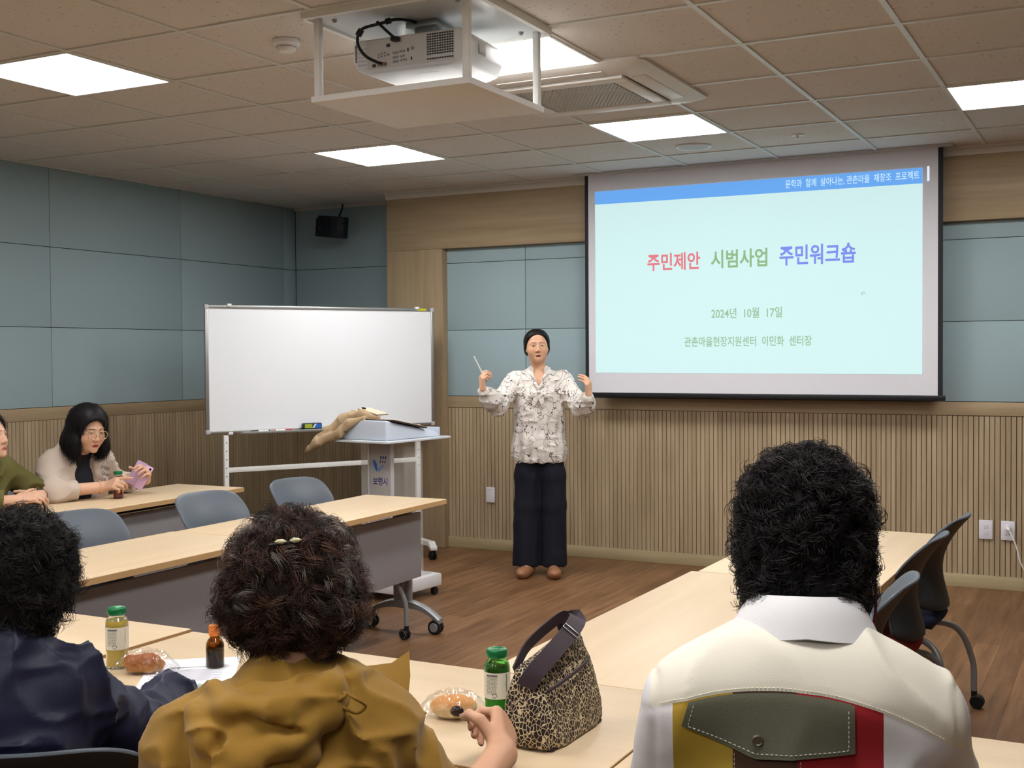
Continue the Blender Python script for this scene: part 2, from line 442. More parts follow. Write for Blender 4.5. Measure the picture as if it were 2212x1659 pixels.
for (x, y, lab) in ((2.10, 3.30, 'small white sprinkler head in the ceiling right of the round speaker'), (-.96, 3.36, 'small sprinkler head in the ceiling above the black loudspeaker')):
    t = thing('sprinkler_head', lab, 'sprinkler', (x, y, CZ), 0, 'ceiling sprinklers')
    MB().lathe([(.001, -.001), (.036, -.001), (.034, -.006), (.001, -.007)], 24).build('escutcheon', M_WHITEP, t, 40)
    MB().lathe([(.001, -.0071), (.010, -.0071), (.008, -.022), (.016, -.024), (.001, -.026)], 16).build('deflector', M_WHITEM, t, 40)

# cassette air conditioner
t = thing('air_conditioner', 'white four-way cassette air conditioner in the ceiling behind the projector', 'air conditioner', (1.535, 1.625, CZ))
mb = MB(); hs = .45
ring = []
for r, z, k in ((.45, -.001, .04), (.45, -.014, .05), (.40, -.034, .05), (.315, -.038, .05)):
    pts = []
    for q in range(4):
        for a in np.linspace(0, PI / 2, 5):
            ang = q * PI / 2 + a
            cxy = (r - k) * np.array([[1, 1], [-1, 1], [-1, -1], [1, -1]][q])
            pts.append((cxy[0] + k * math.cos(ang), cxy[1] + k * math.sin(ang), z))
    ring.append(pts)
nR = len(ring[0]); V = sum(ring, []); F = [(k * nR + i, k * nR + (i + 1) % nR, (k + 1) * nR + (i + 1) % nR, (k + 1) * nR + i) for k in range(3) for i in range(nR)]
mb.add(V, F); mb.build('panel_frame', mat('ac_white', S(216, 212, 206), .45), t, 30)
for k in range(4):
    R = rotm(0, 0, k * PI / 2)
    MB().box((0, .362, -.036), (.50, .062, .006), 0, rotm(.05), .002).build('louvre', _MATS['ac_white'], t, 30).rotation_euler = (0, 0, k * PI / 2)
mb = MB()
mb.bb(-.31, .31, .235, .31, -.052, -.036, 0, .006).bb(-.31, .31, -.31, -.235, -.052, -.036, 0, .006)
mb.bb(-.31, -.245, -.236, .236, -.052, -.036, 0, .006).bb(.245, .31, -.236, .236, -.052, -.036, 0, .006)
mb.build('grille_frame', mat('ac_white_centre', S(226, 223, 218), .45), t, 30)
mb = MB().bb(-.25, .25, -.24, .24, -.040, -.037, 1)
hx = .020
for r in range(-13, 14):
    for c in range(-15, 16):
        x = c * hx + (r % 2) * hx / 2; y = r * hx * .88
        if abs(x) > .238 or abs(y) > .226: continue
        a = np.arange(6) * PI / 3 + PI / 6
        o_ = np.stack([x + hx * .575 * np.cos(a), y + hx * .575 * np.sin(a), np.full(6, -.0475)], 1)
        i_ = np.stack([x + hx * .40 * np.cos(a), y + hx * .40 * np.sin(a), np.full(6, -.0475)], 1)
        i2 = i_ + [0, 0, .0060]
        mb.add(np.concatenate([o_, i_, i2]), [(q, (q + 1) % 6, 6 + (q + 1) % 6, 6 + q) for q in range(6)] + [(6 + q, 6 + (q + 1) % 6, 12 + (q + 1) % 6, 12 + q) for q in range(6)])
mb.build('intake_grille', [mat('grille_white', S(206, 205, 200), .5), mat('filter_grey', S(96, 98, 98), .9)], t, 0)

# projector lift
t = thing('projector_lift', 'white ceiling lift frame with four posts and a bottom tray holding the projector', 'projector lift', (1.49, .33, 0))
mb = MB().bb(-.33, .33, -.30, .30, CZ - .022, CZ - .002, 0, .003)
mb.build('ceiling_plate', mat('lift_grey', S(196, 200, 202), .3, .2), t)
mb = MB()
for s in (-1, 1):
    mb.bb(-.34, .34, s * .31 - .010, s * .31 + .010, CZ - .030, CZ - .001); mb.bb(s * .34 - .010, s * .34 + .010, -.30, .30, CZ - .030, CZ - .001)
mb.build('ceiling_rim', M_WHITEM, t, 0)
for sx in (-1, 1):
    for sy in (-1, 1):
        MB().bb(sx * .305 - .012, sx * .305 + .012, sy * .265 - .012, sy * .265 + .012, 2.345, CZ - .022, 0, .002).build('post', M_WHITEM, t)
        MB().lathe([(.001, CZ - .034), (.006, CZ - .034), (.011, CZ - .022), (.001, CZ - .022)], 12, 0, None, (sx * .255, sy * .235, 0)).build('bolt', M_ALU, t)
mb = MB().bb(-.325, .325, -.285, .285, 2.330, 2.352, 0, .002)
mb.build('bottom_tray', mat('lift_tray_white', S(226, 224, 222), .5), t)
# projector hanging from the lift plate, inside the frame
t = thing('projector', 'white ceiling projector with a black cable, hanging inside the lift frame', 'projector', (1.49, .33, .034), .03)
ms = mat('projector_white', S(222, 222, 222), .4)
mdk = mat('port_dark', S(46, 46, 48), .5); mgy = mat('port_grey', S(150, 150, 152), .4)
prof = [(-.225, .050), (-.205, .012), (-.16, .0), (.16, .0), (.205, .012), (.225, .050), (.225, .108), (.212, .124), (-.212, .124), (-.225, .108)]
bmP = bmesh.new()
ringA = [bmP.verts.new((x, -.165, z + 2.402)) for x, z in prof]; ringB = [bmP.verts.new((x * .96, .165, z * .97 + 2.404)) for x, z in prof]
bmP.faces.new(list(reversed(ringA))); bmP.faces.new(ringB)
for q in range(len(prof)): bmP.faces.new((ringA[q], ringA[(q + 1) % len(prof)], ringB[(q + 1) % len(prof)], ringB[q]))
bmesh.ops.recalc_face_normals(bmP, faces=bmP.faces)
bmesh.ops.bevel(bmP, geom=list(bmP.edges), offset=.008, segments=3, profile=.5, affect='EDGES')
bmP.verts.index_update()
MB().add([tuple(v.co) for v in bmP.verts], [[v.index for v in f.verts] for f in bmP.faces]).build('body', ms, t, 50)
bmP.free()
yb = -.1655
mb = MB().bb(-.165, .19, yb - .0012, yb + .004, 2.417, 2.518)
mb.build('connector_panel', mat('projector_panel', S(206, 205, 203), .5), t, 0)
mb = MB()
for r in range(11):
    for c in range(11):
        if r == 1: continue
        mb.bb(.083 + c * .0098, .0895 + c * .0098, yb - .003, yb, 2.425 + r * .0085, 2.430 + r * .0085)
mb.build('vent_grille', mdk, t, 0)
mb = MB()
for r in range(14): mb.bb(-.2135, -.2085, yb - .003, yb + .004, 2.448 + r * .0045, 2.450 + r * .0045)
mb.build('vent_grille', mdk, t, 0)
mb = MB()
for (x, z, w, h, m) in ((-.075, 2.494, .014, .010, 0), (-.045, 2.465, .022, .008, 1), (-.018, 2.467, .022, .008, 1), (-.045, 2.449, .022, .008, 1), (-.045, 2.434, .022, .008, 1), (.006, 2.470, .004, .012, 0), (-.135, 2.428, .013, .010, 0),
                        (-.110, 2.428, .022, .008, 1), (.020, 2.438, .004, .010, 0)):
    mb.box((x, yb - .002, z), (w, .004, h), m)
for (x, z, r) in ((-.116, 2.466, .0035), (-.116, 2.456, .0035), (-.103, 2.468, .0035), (-.103, 2.458, .0035), (-.090, 2.470, .0035), (-.090, 2.460, .0035), (-.076, 2.462, .0045), (-.022, 2.449, .004), (-.012, 2.451, .004),
                  (-.023, 2.436, .004), (-.013, 2.438, .004), (-.003, 2.436, .004), (.024, 2.474, .007)):
    mb.cyl((x, yb - .004, z), (x, yb + .001, z), r, 12, 1)
mb.build('ports', [mdk, mgy], t, 0)
mb = MB()
for r in range(5):
    for c in range(3): mb.box((-.196 + c * .012, yb - .0015, 2.436 + r * .014), (.006, .002, .0022))
mb.build('keypad', mgy, t, 0)
MB().lathe([(.001, .0), (.030, .0), (.034, .008), (.034, .02), (.001, .02)], 24, 0, rotm(-PI / 2), (-.12, .165, 2.465)).build('lens', mdk, t)
mb = MB()
for (x, z, w, h) in ((.2255, 2.478, .004, .04), (.2255, 2.462, .004, .012)): mb.box((x, -.02, z), (.002, .05, h))
mb.build('rating_label', mat('label_grey', S(200, 200, 198), .6), t, 0)
text_obj('lettering', 'Panasonic', mgy, (.085, -.10, 2.4016), (-1, 0, 0), (0, 1, 0), .085, .014, t, .0006)
mb = MB().bb(-.03, .045, -.06, .04, 2.526, 2.575, 0, .002).bb(-.055, .07, -.08, .06, 2.573, 2.593, 0, .002)
mb.build('mount_bracket', mat('galvanised', S(170, 176, 178), .35, .6), t)
cable = bez([(-.01, -.05, 2.592), (-.03, -.17, 2.580), (-.085, -.205, 2.563), (-.15, -.225, 2.545), (-.165, -.228, 2.50), (-.14, -.222, 2.455), (-.105, -.195, 2.432), (-.088, -.172, 2.429)], 10)
mb = MB().tube(cable, .0055, 8)
mb.tube(bez([(-.095, -.21, 2.570), (-.07, -.205, 2.545), (-.045, -.195, 2.52), (-.038, -.170, 2.510)], 8), .005, 8)
mb.cyl(cable[14], cable[17], .0105, 12).cyl(cable[30], cable[35], .0115, 12)
mb.box((-.038, -.18, 2.509), (.030, .026, .016), 0, None, .004)
mb.build('cable', M_BLACK, t)
MB().box((-.09, -.176, 2.429), (.018, .016, .010), 0, None, .002).build('cable_plug', mat('orange_brown_plug', S(150, 98, 66), .5), t)

# ================================================================ projection screen
YS = 4.05
t = thing('projection_screen', 'large pull-down projection screen showing a pale blue slide', 'projection screen', (0, YS, 0))
MB().bb(.462, 2.752, -.001, .001, 1.163, 2.64).build('fabric', mat('screen_fabric', S(222, 222, 230), .8), t, 0)
mb = MB().bb(.462, .487, -.0022, -.0012, 1.163, 2.64).bb(2.752, 2.780, -.0022, .001, 1.163, 2.64).bb(.462, 2.780, .0012, .002, 1.163, 2.64)
mb.build('black_border', M_BLACKM, t, 0)
MB().bb(.445, 2.795, -.012, .012, 1.132, 1.163, 0, .005).build('bottom_bar', M_BLACK, t)
MB().bb(.40, 2.84, -.05, .05, 2.636, 2.649).build('ceiling_slot', mat('slot_grey', S(186, 184, 180), .5), t, 0)
def lit(name, c, s=1.0):
    # a picture thrown on the cloth: the slide gives off its light
    return mat(name, tuple(x * .25 for x in c), .8, spec=0.0, emit=c, emit_s=s * SCREEN_GLOW)
ML_BG = lit('slide_cyan', S(197, 227, 227), .80)
SX0, SX1, SZ0, SZ1 = .538, 2.664, 1.297, 2.524
sl = MB().add([(SX0, -.0030, SZ0), (SX1, -.0030, SZ0 - .008), (SX1, -.0030, SZ1), (SX0, -.0030, SZ1)], [(0, 1, 2, 3)]).build('slide', ML_BG, t, 0)
MB().add([(SX0, -.0036, 2.437), (SX1, -.0036, 2.430), (SX1, -.0036, SZ1), (SX0, -.0036, SZ1)], [(0, 1, 2, 3)]).build('header_band', lit('slide_blue', S(100, 158, 226), .85), sl, 0)
def px_on(u, vv, y):
    d = CR @ np.array([(u - 1106) / FPX, 1, -(vv - 829.5) / FPX])
    return CAM + d * (y - CAM[1]) / d[1]
def slide_text(body, name, u0, v0, u1, v1, m, bold=0.0):
    a = px_on(u0, v1, YS); c = px_on(u1, v0, YS)
    vm0 = px_on(u0, (v0 + v1) / 2, YS)
    text_obj(name, body, m, (a[0], -.0042, a[2]), (1, 0, 0), (0, 0, 1), c[0] - a[0], SLH[name], sl, 0.0, bold)
SLH = {}
M_T1, M_T2, M_T3 = lit('text_red', S(214, 118, 128), .8), lit('text_green', S(140, 178, 132), .75), lit('text_blue', S(116, 132, 218), .85)
M_T4, M_T5 = lit('text_sage', S(150, 184, 152), .75), lit('text_pale', S(190, 222, 236), .9)
for nm, body, u0, v0, u1, v1, m, bd in (('title_red', '주민제안', 1399, 546, 1513, 584, M_T1, .022), ('title_green', '시범사업', 1536, 538, 1658, 578, M_T2, .022), ('title_blue', '주민워크숍', 1684, 527, 1849, 571, M_T3, .022),
                                        ('date_text', '2024년  10월  17일', 1537, 664, 1690, 687, M_T4, .014), ('host_text', '관촌마을현장지원센터  이민화  센터장', 1479, 726, 1754, 748, M_T4, .014),
                                        ('header_text', '문학과  함께  살아나는, 관촌마을  재창조  프로젝트', 1697, 379, 1986, 398, M_T5, .006)):
    a0 = px_on((u0 + u1) / 2, v1, YS); a1 = px_on((u0 + u1) / 2, v0, YS)
    SLH[nm] = float(a1[2] - a0[2])
    x0 = px_on(u0, v1, YS)[0]; x1 = px_on(u1, v1, YS)[0]
    text_obj(nm, body, m, (x0, -.0042, a0[2]), (1, 0, 0), (0, 0, 1), x1 - x0, SLH[nm], sl, 0.0, bd)
MB().bb(2.690, 2.702, -.0034, -.0030, 2.442, 2.530).build('scroll_bar', lit('bar_white', S(216, 226, 240), .85), sl, 0)
MB().tube(bez([(2.312, -.0036, 1.773), (2.310, -.0036, 1.786), (2.322, -.0036, 1.790), (2.330, -.0036, 1.784)], 6), .0016, 6).build('cursor', lit('cursor_grey', S(120, 140, 150), .5), sl, 0)

# ================================================================ wall fittings
t = thing('loudspeaker', 'black loudspeaker on a wall bracket high in the front left corner', 'loudspeaker', (-1.875, 4.40, 2.45), -.40)
poly = [(-.155, -.07), (.07, -.085), (.125, -.05), (.15, 0), (.125, .05), (.07, .085), (-.155, .07)]
mb = MB(); bmP = bmesh.new()
lo = [bmP.verts.new((x, y, -.085)) for x, y in poly]; hi = [bmP.verts.new((x * 1.02, y, .085)) for x, y in poly]
bmP.faces.new(list(reversed(lo))); bmP.faces.new(hi)
for q in range(len(poly)): bmP.faces.new((lo[q], lo[(q + 1) % 7], hi[(q + 1) % 7], hi[q]))
bmesh.ops.recalc_face_normals(bmP, faces=bmP.faces); bmesh.ops.bevel(bmP, geom=list(bmP.edges), offset=.012, segments=2, profile=.5, affect='EDGES'); bmP.verts.index_update()
mb.add([tuple(q.co) for q in bmP.verts], [[q.index for q in f.verts] for f in bmP.faces], 0, rotm(0, .12)); bmP.free()
mb.build('cabinet', mat('speaker_navy_black', S(30, 35, 48), .6), t)
MB().box((-.03, -.088, -.005), (.21, .012, .145), 0, rotm(0, .12), .01).build('grille', mat('speaker_grille', S(24, 27, 36), .85, bump=.4, bscale=400), t)
MB().box((-.06, -.096, -.002), (.010, .002, .010)).build('badge', M_ALU, t, 0)
MB().tube(bez([(.02, .03, .08), (-.0, .07, .14), (-.03, .10, .19)], 6), .007, 8).cyl((.15, 0, .012), (.168, 0, .012), .014, 12).build('bracket', M_BLACK, t)
def outlet(name, label, x, z, w, h, kind):
    t = thing(name, label, 'wall plate', (x, YF - .004, z))
    MB().bb(-w / 2, w / 2, -.012, 0, -h / 2, h / 2, 0, .004).build('plate', mat('plate_white', S(226, 224, 232), .4), t)
    if kind == 'blank':
        MB().bb(-w / 2 + .006, w / 2 - .006, -.0145, -.0125, h * .34, h / 2 - .006, 0, .001).build('flap', M_WHITEP, t)
    elif kind == 'data':
        for k in (.018, -.022): MB().bb(-.011, .013, -.0140, -.0122, k - .010, k + .010, 0, .001).build('port_cover', mat('plate_white_two', S(214, 212, 220), .4), t)
    else:
        for k in (.020, -.022):
            s = MB().lathe([(.001, 0), (.019, 0), (.0185, -.004), (.001, -.004)], 24, 0, rotm(PI / 2), (0, -.0115, k)).build('socket', mat('socket_well', S(70, 70, 76), .5), t)
            MB().cyl((-.008, -.0165, k - .002), (-.008, -.0155, k - .002), .0026, 8).cyl((.008, -.0165, k), (.008, -.0155, k), .0026, 8).build('pin_hole', M_BLACK, s)
    return t
outlet('light_switch', 'white blank wall plate low on the slats left of the presenter', -.367, .403, .072, .112, 'blank')
outlet('data_outlet', 'white data wall plate on the slats beside the power outlet', 3.007, .357, .078, .115, 'data')
outlet('power_outlet', 'white double power outlet with a plug on the slats near the right border', 3.130, .357, .078, .115, 'power')
t = thing('power_plug', 'white plug and cord leaving the wall power outlet', 'power cord', (3.130, YF - .02, .377))
MB().cyl((0, .004, 0), (0, -.022, 0), .0155, 16).cyl((0, -.02, 0), (.012, -.036, -.012), .011, 12, 0, .008).build('plug_body', mat('plug_white', S(236, 236, 240), .35), t)
MB().tube(bez([(.010, -.034, -.010), (.035, -.045, -.06), (.055, -.045, -.12), (.075, -.04, -.20), (.13, -.02, -.30), (.2, -.02, -.355)], 8), .0042, 8).build('cord', _MATS['plug_white'], t)
# ================================================================ tables
TZ = .69
def make_table(name, label, x0, x1, y0, y1, rz=0.0, along='y', panel=1, group=None, flip_legs=(True, True)):
    """flip-top table; along = direction of its length, panel = which long side carries the modesty panel (+1 / -1 / 0)"""
    cx, cy = (x0 + x1) / 2, (y0 + y1) / 2
    Lg, W = (y1 - y0, x1 - x0) if along == 'y' else (x1 - x0, y1 - y0)
    t = thing(name, label, 'table', (cx, cy, 0), rz + (-PI / 2 if along == 'y' else 0), group)   # local X runs along the length; for 'y', local +X = world -Y and local +Y = world +X
    MB().box((0, 0, TZ - .0125), (Lg - .003, W, .025), 0, None, .002).build('tabletop', [M_TABLE], t, 30)
    e = MB()
    for s in (-1, 1):
        e.bb(-Lg / 2 + .0015, Lg / 2 - .0015, s * W / 2 - .0006, s * W / 2 + .0006, TZ - .0235, TZ - .0015); e.bb(s * (Lg / 2 - .0015) - .0006, s * (Lg / 2 - .0015) + .0006, -W / 2, W / 2, TZ - .0235, TZ - .0015)
    e.build('edge_band', M_EDGE, t, 0)
    if panel:
        yp = panel * (W / 2 - .11)
        MB().box((0, yp, .465), (Lg - .17, .016, .33), 0, None, .003).build('modesty_panel', M_PANEL, t)
        MB().bb(-Lg / 2 + .1, Lg / 2 - .1, -.02, .02, TZ - .075, TZ - .026, 0, .003).build('under_rail', mat('dark_steel', S(70, 66, 66), .5, .3), t)
    for s in (-1, 1):
        xl = s * (Lg / 2 - .035)
        mb = MB()
        for k in range(3): mb.tube([(xl, -.036 + k * .036, .14), (xl, -.036 + k * .036, TZ - .05)], .019, 12)
        mb.bb(xl - .012, xl + .012, -.036, .036, .14, TZ - .05)
        leg = mb.build('leg', M_GREYM, t)
        MB().bb(xl - .03, xl + .02, -.10, .10, TZ - .055, TZ - .0255, 0, .004).build('bracket', M_BLACK, leg)
        # arched foot
        hw = W / 2 - .02
        u = np.linspace(-1, 1, 25); top = .165 - .085 * np.abs(u) ** 2.2; th = .045 - .022 * np.abs(u)
        G = np.stack([np.stack([np.full(25, xl + dx), u * hw, zz], 1) for dx, zz in ((-.022, top - th), (-.024, top - .006), (-.012, top), (.012, top), (.024, top - .006), (.022, top - th), (-.022, top - th))])
        fb = MB().sheet(G); fb.F.append(tuple(q * 25 for q in range(6))); fb.M.append(0); fb.F.append(tuple(q * 25 + 24 for q in range(5, -1, -1))); fb.M.append(0)
        fb.build('foot', M_GREYM, leg, 50)
        for sy in (-1, 1):
            c = (xl, sy * (hw - .03), .036)
            cb = MB()
            for q in (-1, 1): cb.lathe([(.001, -.009), (.030, -.009), (.036, -.006), (.036, .006), (.030, .009), (.001, .009)], 24, 0, rotm(0, PI / 2), (c[0] + q * .014, c[1], c[2]))
            for q in (-1, 1): cb.lathe([(.001, 0), (.024, 0), (.022, .003), (.001, .003)], 20, 1, rotm(0, q * PI / 2), (c[0] + q * .023, c[1], c[2]))
            cb.cyl((c[0], c[1] - sy * .012, .036), (c[0], c[1] - sy * .012, .09), .010, 10, 1).cyl((c[0] - .02, c[1], c[2]), (c[0] + .02, c[1], c[2]), .008, 10, 1)
            cb.build('caster', [M_BLACK, M_GREYM], leg, 40)
    return t
make_table('folding_table', 'beech folding table in the far left row, its free end next to the whiteboard leg', -1.115, -.63, .40, 1.80, .015, group='beech folding tables')
make_table('folding_table', 'beech folding table in the far left row where the olive-jacketed person rests both hands', -1.115, -.63, -1.02, .397, .0, group='beech folding tables')
make_table('folding_table', 'beech folding table in the middle left row, its free end pointing at the lectern', .195, .685, .36, 1.80, .012, group='beech folding tables')
make_table('folding_table', 'beech folding table in the middle left row behind the navy-jacketed person', .19, .70, -1.00, .357, .0, group='beech folding tables')
make_table('folding_table', 'beech folding table across the front row in front of the navy-jacketed person', .12, 1.522, -1.59, -.99, 0, 'x', 1, 'beech folding tables')
make_table('folding_table', 'beech folding table across the front row, under the leopard bag and green bottle', 1.545, 2.955, -1.60, -1.012, 0, 'x', 1, 'beech folding tables')
make_table('folding_table', 'beech folding table across the front row, cut off at the lower right corner', 2.958, 4.36, -1.61, -1.03, 0, 'x', 1, 'beech folding tables')
make_table('folding_table', 'beech folding table in the right-hand row, directly behind the leopard bag', 2.45, 3.055, -1.01, .405, -.01, 'y', -1, 'beech folding tables')
make_table('folding_table', 'beech folding table in the right-hand row, its far end near the slatted wall', 2.485, 3.085, .41, 1.61, -.01, 'y', -1, 'beech folding tables')

# ================================================================ chairs
def shell_grid(nu=19, nv=21):
    v = np.linspace(0, 1, nv)[:, None]; u = np.linspace(-1, 1, nu)[None, :]
    z = .445 + .36 * v + 0 * u
    half = .208 - .026 * np.sin(np.clip(v / .75, 0, 1) * PI) ** 1.3 - .018 * v - .014 * np.clip((v - .86) / .14, 0, 1) ** 2 - .05 * np.clip((.10 - v) / .10, 0, 1) ** 2
    x = half * u
    y = -.205 - .045 * (1 - v) ** 2.5 - .125 * np.clip((v - .30) / .70, 0, 1) ** 2.0
    y = y + (.050 + .010 * (1 - v)) * np.abs(u) ** 2.2
    z = z - .026 * np.abs(u) ** 5 * np.clip((v - .5) / .5, 0, 1) + .02 * np.abs(u) ** 4 * np.clip((.2 - v) / .2, 0, 1)
    return np.stack([x + 0 * v, y + 0 * u, z], 2)
def make_chair(label, seatm, name='office_chair', cat='chair', shellm=None):
    t = thing(name, label, cat, (0, 0, 0), 0, 'slate shell chairs on casters')
    sh = MB().sheet(shell_grid(), .011); nf = 18 * 20
    sh.M[:nf] = [1] * nf   # shade on the rear face is put in as a darker colour
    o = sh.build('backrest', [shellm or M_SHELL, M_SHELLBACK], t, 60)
    md = o.modifiers.new('round', 'SUBSURF'); md.levels = 1; md.render_levels = 1
    u = np.linspace(0, 2 * PI, 40, endpoint=False)
    se = lambda a, b, e: np.stack([a * np.sign(np.cos(u)) * np.abs(np.cos(u)) ** e, b * np.sign(np.sin(u)) * np.abs(np.sin(u)) ** e], 1)
    rings = [(.05, .05, .375), (.19, .185, .375), (.215, .215, .39), (.225, .225, .41), (.215, .215, .432), (.18, .185, .443), (.05, .05, .446)]
    V = np.concatenate([np.c_[se(a, b_, .55) + [0, -.01], np.full(40, z)] for a, b_, z in rings])
    F = [(k * 40 + i, k * 40 + (i + 1) % 40, (k + 1) * 40 + (i + 1) % 40, (k + 1) * 40 + i) for k in range(6) for i in range(40)] + [tuple(range(39, -1, -1)), tuple(240 + i for i in range(40))]
    MB().add(V, F).build('seat', seatm, t, 60)
    mb = MB()
    for s in (-1, 1): mb.tube(bez([(s * .13, .16, .365), (s * .15, -.10, .365), (s * .15, -.16, .366)], 8), .012, 10)
    mb.tube([(-.15, -.02, .365), (.15, -.02, .365)], .012, 10); mb.bb(-.03, .03, -.215, -.17, .42, .50, 0, .004); mb.bb(-.03, .03, -.20, -.1, .36, .43, 0, .004)
    mb.build('frame', M_BLACK, t)
    for sx in (-1, 1):
        for sy in (-1, 1):
            fy = .232 if sy > 0 else .300
            p = bez([(sx * .12, sy * .10, .36), (sx * .20, sy * (fy - .06), .33), (sx * .255, sy * (fy - .007), .20), (sx * .262, sy * fy, .07)], 8)
            leg = MB().tube(p, .0125, 12).build('leg', M_GREYM, t)
            c = np.array([sx * .262, sy * fy - .012, .027])
            cb = MB()
            for q in (-1, 1): cb.lathe([(.001, -.007), (.024, -.007), (.027, -.004), (.027, .004), (.024, .007), (.001, .007)], 20, 0, rotm(0, PI / 2), c + [q * .011, 0, 0])
            cb.lathe([(.019, 0), (.021, .001), (.019, .002)], 20, 1, rotm(0, PI / 2), c + [.0175, 0, 0], False)
            cb.cyl(c + [0, .012, .012], c + [0, .012, .05], .012, 12, 0)
            cb.build('caster', [M_BLACK, M_GREYM], leg, 40)
    return t
def chair(x, y, face, label, seatm=None):
    """face: heading in degrees, 0 = looking toward +X"""
    c = make_chair(label, seatm or M_NAVYF)
    c.location = (x, y, 0); c.rotation_euler = (0, 0, math.radians(face - 90))
    return c
def back_at(x, y, face):
    a = math.radians(face); return x + .27 * math.cos(a), y + .27 * math.sin(a)
for (bx, by, fc, lab, sm) in (
        (.02, 1.42, -9, 'slate office chair in the middle left row, right behind the table end by the lectern', None),
        (.02, .76, -9, 'slate office chair in the middle left row, facing the gap between the two tables', None),
        (.01, .02, -8, 'slate office chair in the middle left row, partly hidden by black hair', None),
        (3.175, 1.36, 176, 'slate office chair in the right-hand row, farthest and nearest to the wall outlets', None),
        (3.165, .83, 178, 'slate office chair with red seat in the right-hand row', M_REDF),
        (3.20, -.02, 184, 'slate office chair in the right-hand row, just beyond the patchwork jacket shoulder', None),
        (3.185, -.64, 180, 'slate office chair of which only the pale top corner shows over the patchwork jacket', None)):
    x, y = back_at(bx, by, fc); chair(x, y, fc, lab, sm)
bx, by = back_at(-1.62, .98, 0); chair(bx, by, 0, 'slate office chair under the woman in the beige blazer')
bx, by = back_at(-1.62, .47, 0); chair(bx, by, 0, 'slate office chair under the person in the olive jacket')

# ================================================================ whiteboard on a rolling stand
A0, A1 = np.array([-1.51, 2.47]), np.array([-.655, 3.885])
wd = A1 - A0; WL = float(np.linalg.norm(wd)); wa = math.atan2(wd[1], wd[0])
t = thing('whiteboard', 'large rolling whiteboard with an aluminium frame behind the lectern', 'whiteboard', ((A0[0] + A1[0]) / 2, (A0[1] + A1[1]) / 2, 0), wa)
WB = t
zb, zt, h = .925, 1.757, WL / 2
MB().bb(-h + .015, h - .015, -.008, .008, zb + .015, zt - .015).build('board', mat('whiteboard_enamel', S(240, 243, 248), .22, spec=.4), t, 0)
mb = MB().bb(-h, h, -.014, .014, zt - .022, zt, 0, .004).bb(-h, h, -.014, .014, zb, zb + .020, 0, .004).bb(-h, -h + .022, -.014, .014, zb, zt, 0, .004).bb(h - .022, h, -.014, .014, zb, zt, 0, .004)
mb.build('frame', M_ALU, t)
mb = MB()
for sx in (-1, 1):
    for zz in (zb, zt): mb.box((sx * (h - .012), 0, zz + (.012 if zz == zb else -.012)), (.03, .034, .03), 0, None, .006)
mb.build('corner_cap', mat('cap_grey', S(188, 190, 192), .4), t)
mb = MB()
for x, z in ((-h + .16, zt), (h - .13, zt), (-h + .16, zb), (h - .13, zb)): mb.box((x, -.004, z), (.03, .036, .02), 0, None, .005)
mb.build('clip', M_WHITEP, t)
MB().bb(h - .13, h - .06, -.0155, -.0142, zt - .018, zt - .003).build('sticker', mat('yellow_sticker', S(214, 204, 40), .6), t, 0)
MB().bb(-h + .22, h - .25, -.075, -.012, zb - .006, zb - .001, 0, .001).bb(-h + .22, h - .25, -.077, -.072, zb - .006, zb + .010, 0, .001).build('pen_tray', M_ALU, t)
for s in (-1, 1):
    lx = s * (h - .13)
    lg = MB().bb(lx - .016, lx + .016, -.016, .016, .11, zb - .012, 0, .003).build('leg', M_WHITEM, t)
    hb = MB()
    for k in range(5): hb.cyl((lx, -.0175, zb - .06 - k * .055), (lx, -.0165, zb - .06 - k * .055), .004, 8)
    hb.build('holes', M_BLACK, lg, 0)
    fb = MB(); pr = [(-.24, .085), (-.20, .125), (.20, .125), (.24, .085), (.24, .068), (.19, .095), (-.19, .095), (-.24, .068)]
    fb.prism(pr, .05, 0, np.array([[0, 0, 1], [1, 0, 0], [0, 1, 0.]]), (lx, 0, 0)); fb.build('foot', M_WHITEM, lg, 0)
    for q in (-1, 1):
        cb = MB()
        for w_ in (-1, 1): cb.lathe([(.001, -.008), (.026, -.008), (.031, -.004), (.031, .004), (.026, .008), (.001, .008)], 20, 0, rotm(0, PI / 2), (lx + w_ * .013, q * .215, .031))
        cb.cyl((lx, q * .215, .03), (lx, q * .215, .085), .012, 10); cb.build('caster', M_BLACK, lg, 40)
for zz in (.685, .21):
    MB().bb(-h + .146, h - .146, -.010, .010, zz - .016, zz + .016, 0, .002).build('crossbar', M_WHITEM, t)
def wb_pt(x, y, z):
    c, s = math.cos(wa), math.sin(wa)
    return (WB.location[0] + c * x - s * y, WB.location[1] + s * x + c * y, z)
def marker(x, z, cols, lab, ang=0.0):
    o = thing('marker', lab, 'marker', wb_pt(x, -.045, z), wa + ang, 'whiteboard markers on the tray')
    MB().lathe([(.001, -.06), (.0085, -.06), (.0085, .03), (.001, .03)], 14, 0, rotm(0, PI / 2)).build('barrel', mat('marker_white', S(226, 226, 226), .4), o)
    MB().lathe([(.001, .0), (.0092, .0), (.0085, .042), (.006, .048), (.001, .048)], 14, 0, rotm(0, PI / 2), (.022, 0, 0)).build('cap', cols, o)
    MB().lathe([(.0087, -.0), (.0087, .012)], 14, 0, rotm(0, PI / 2), (-.058, 0, 0), False).build('end_band', cols, o)
zt_ = zb + .0085
marker(-.47, zt_, mat('marker_black', S(30, 28, 32), .4), 'black whiteboard marker, leftmost on the tray', PI)
marker(-.33, zt_, mat('marker_red', S(170, 40, 44), .4), 'red whiteboard marker on the tray beside the eraser')
marker(.10, zt_, mat('marker_purple', S(70, 56, 140), .4), 'purple whiteboard marker on the tray by the draped coat', PI)
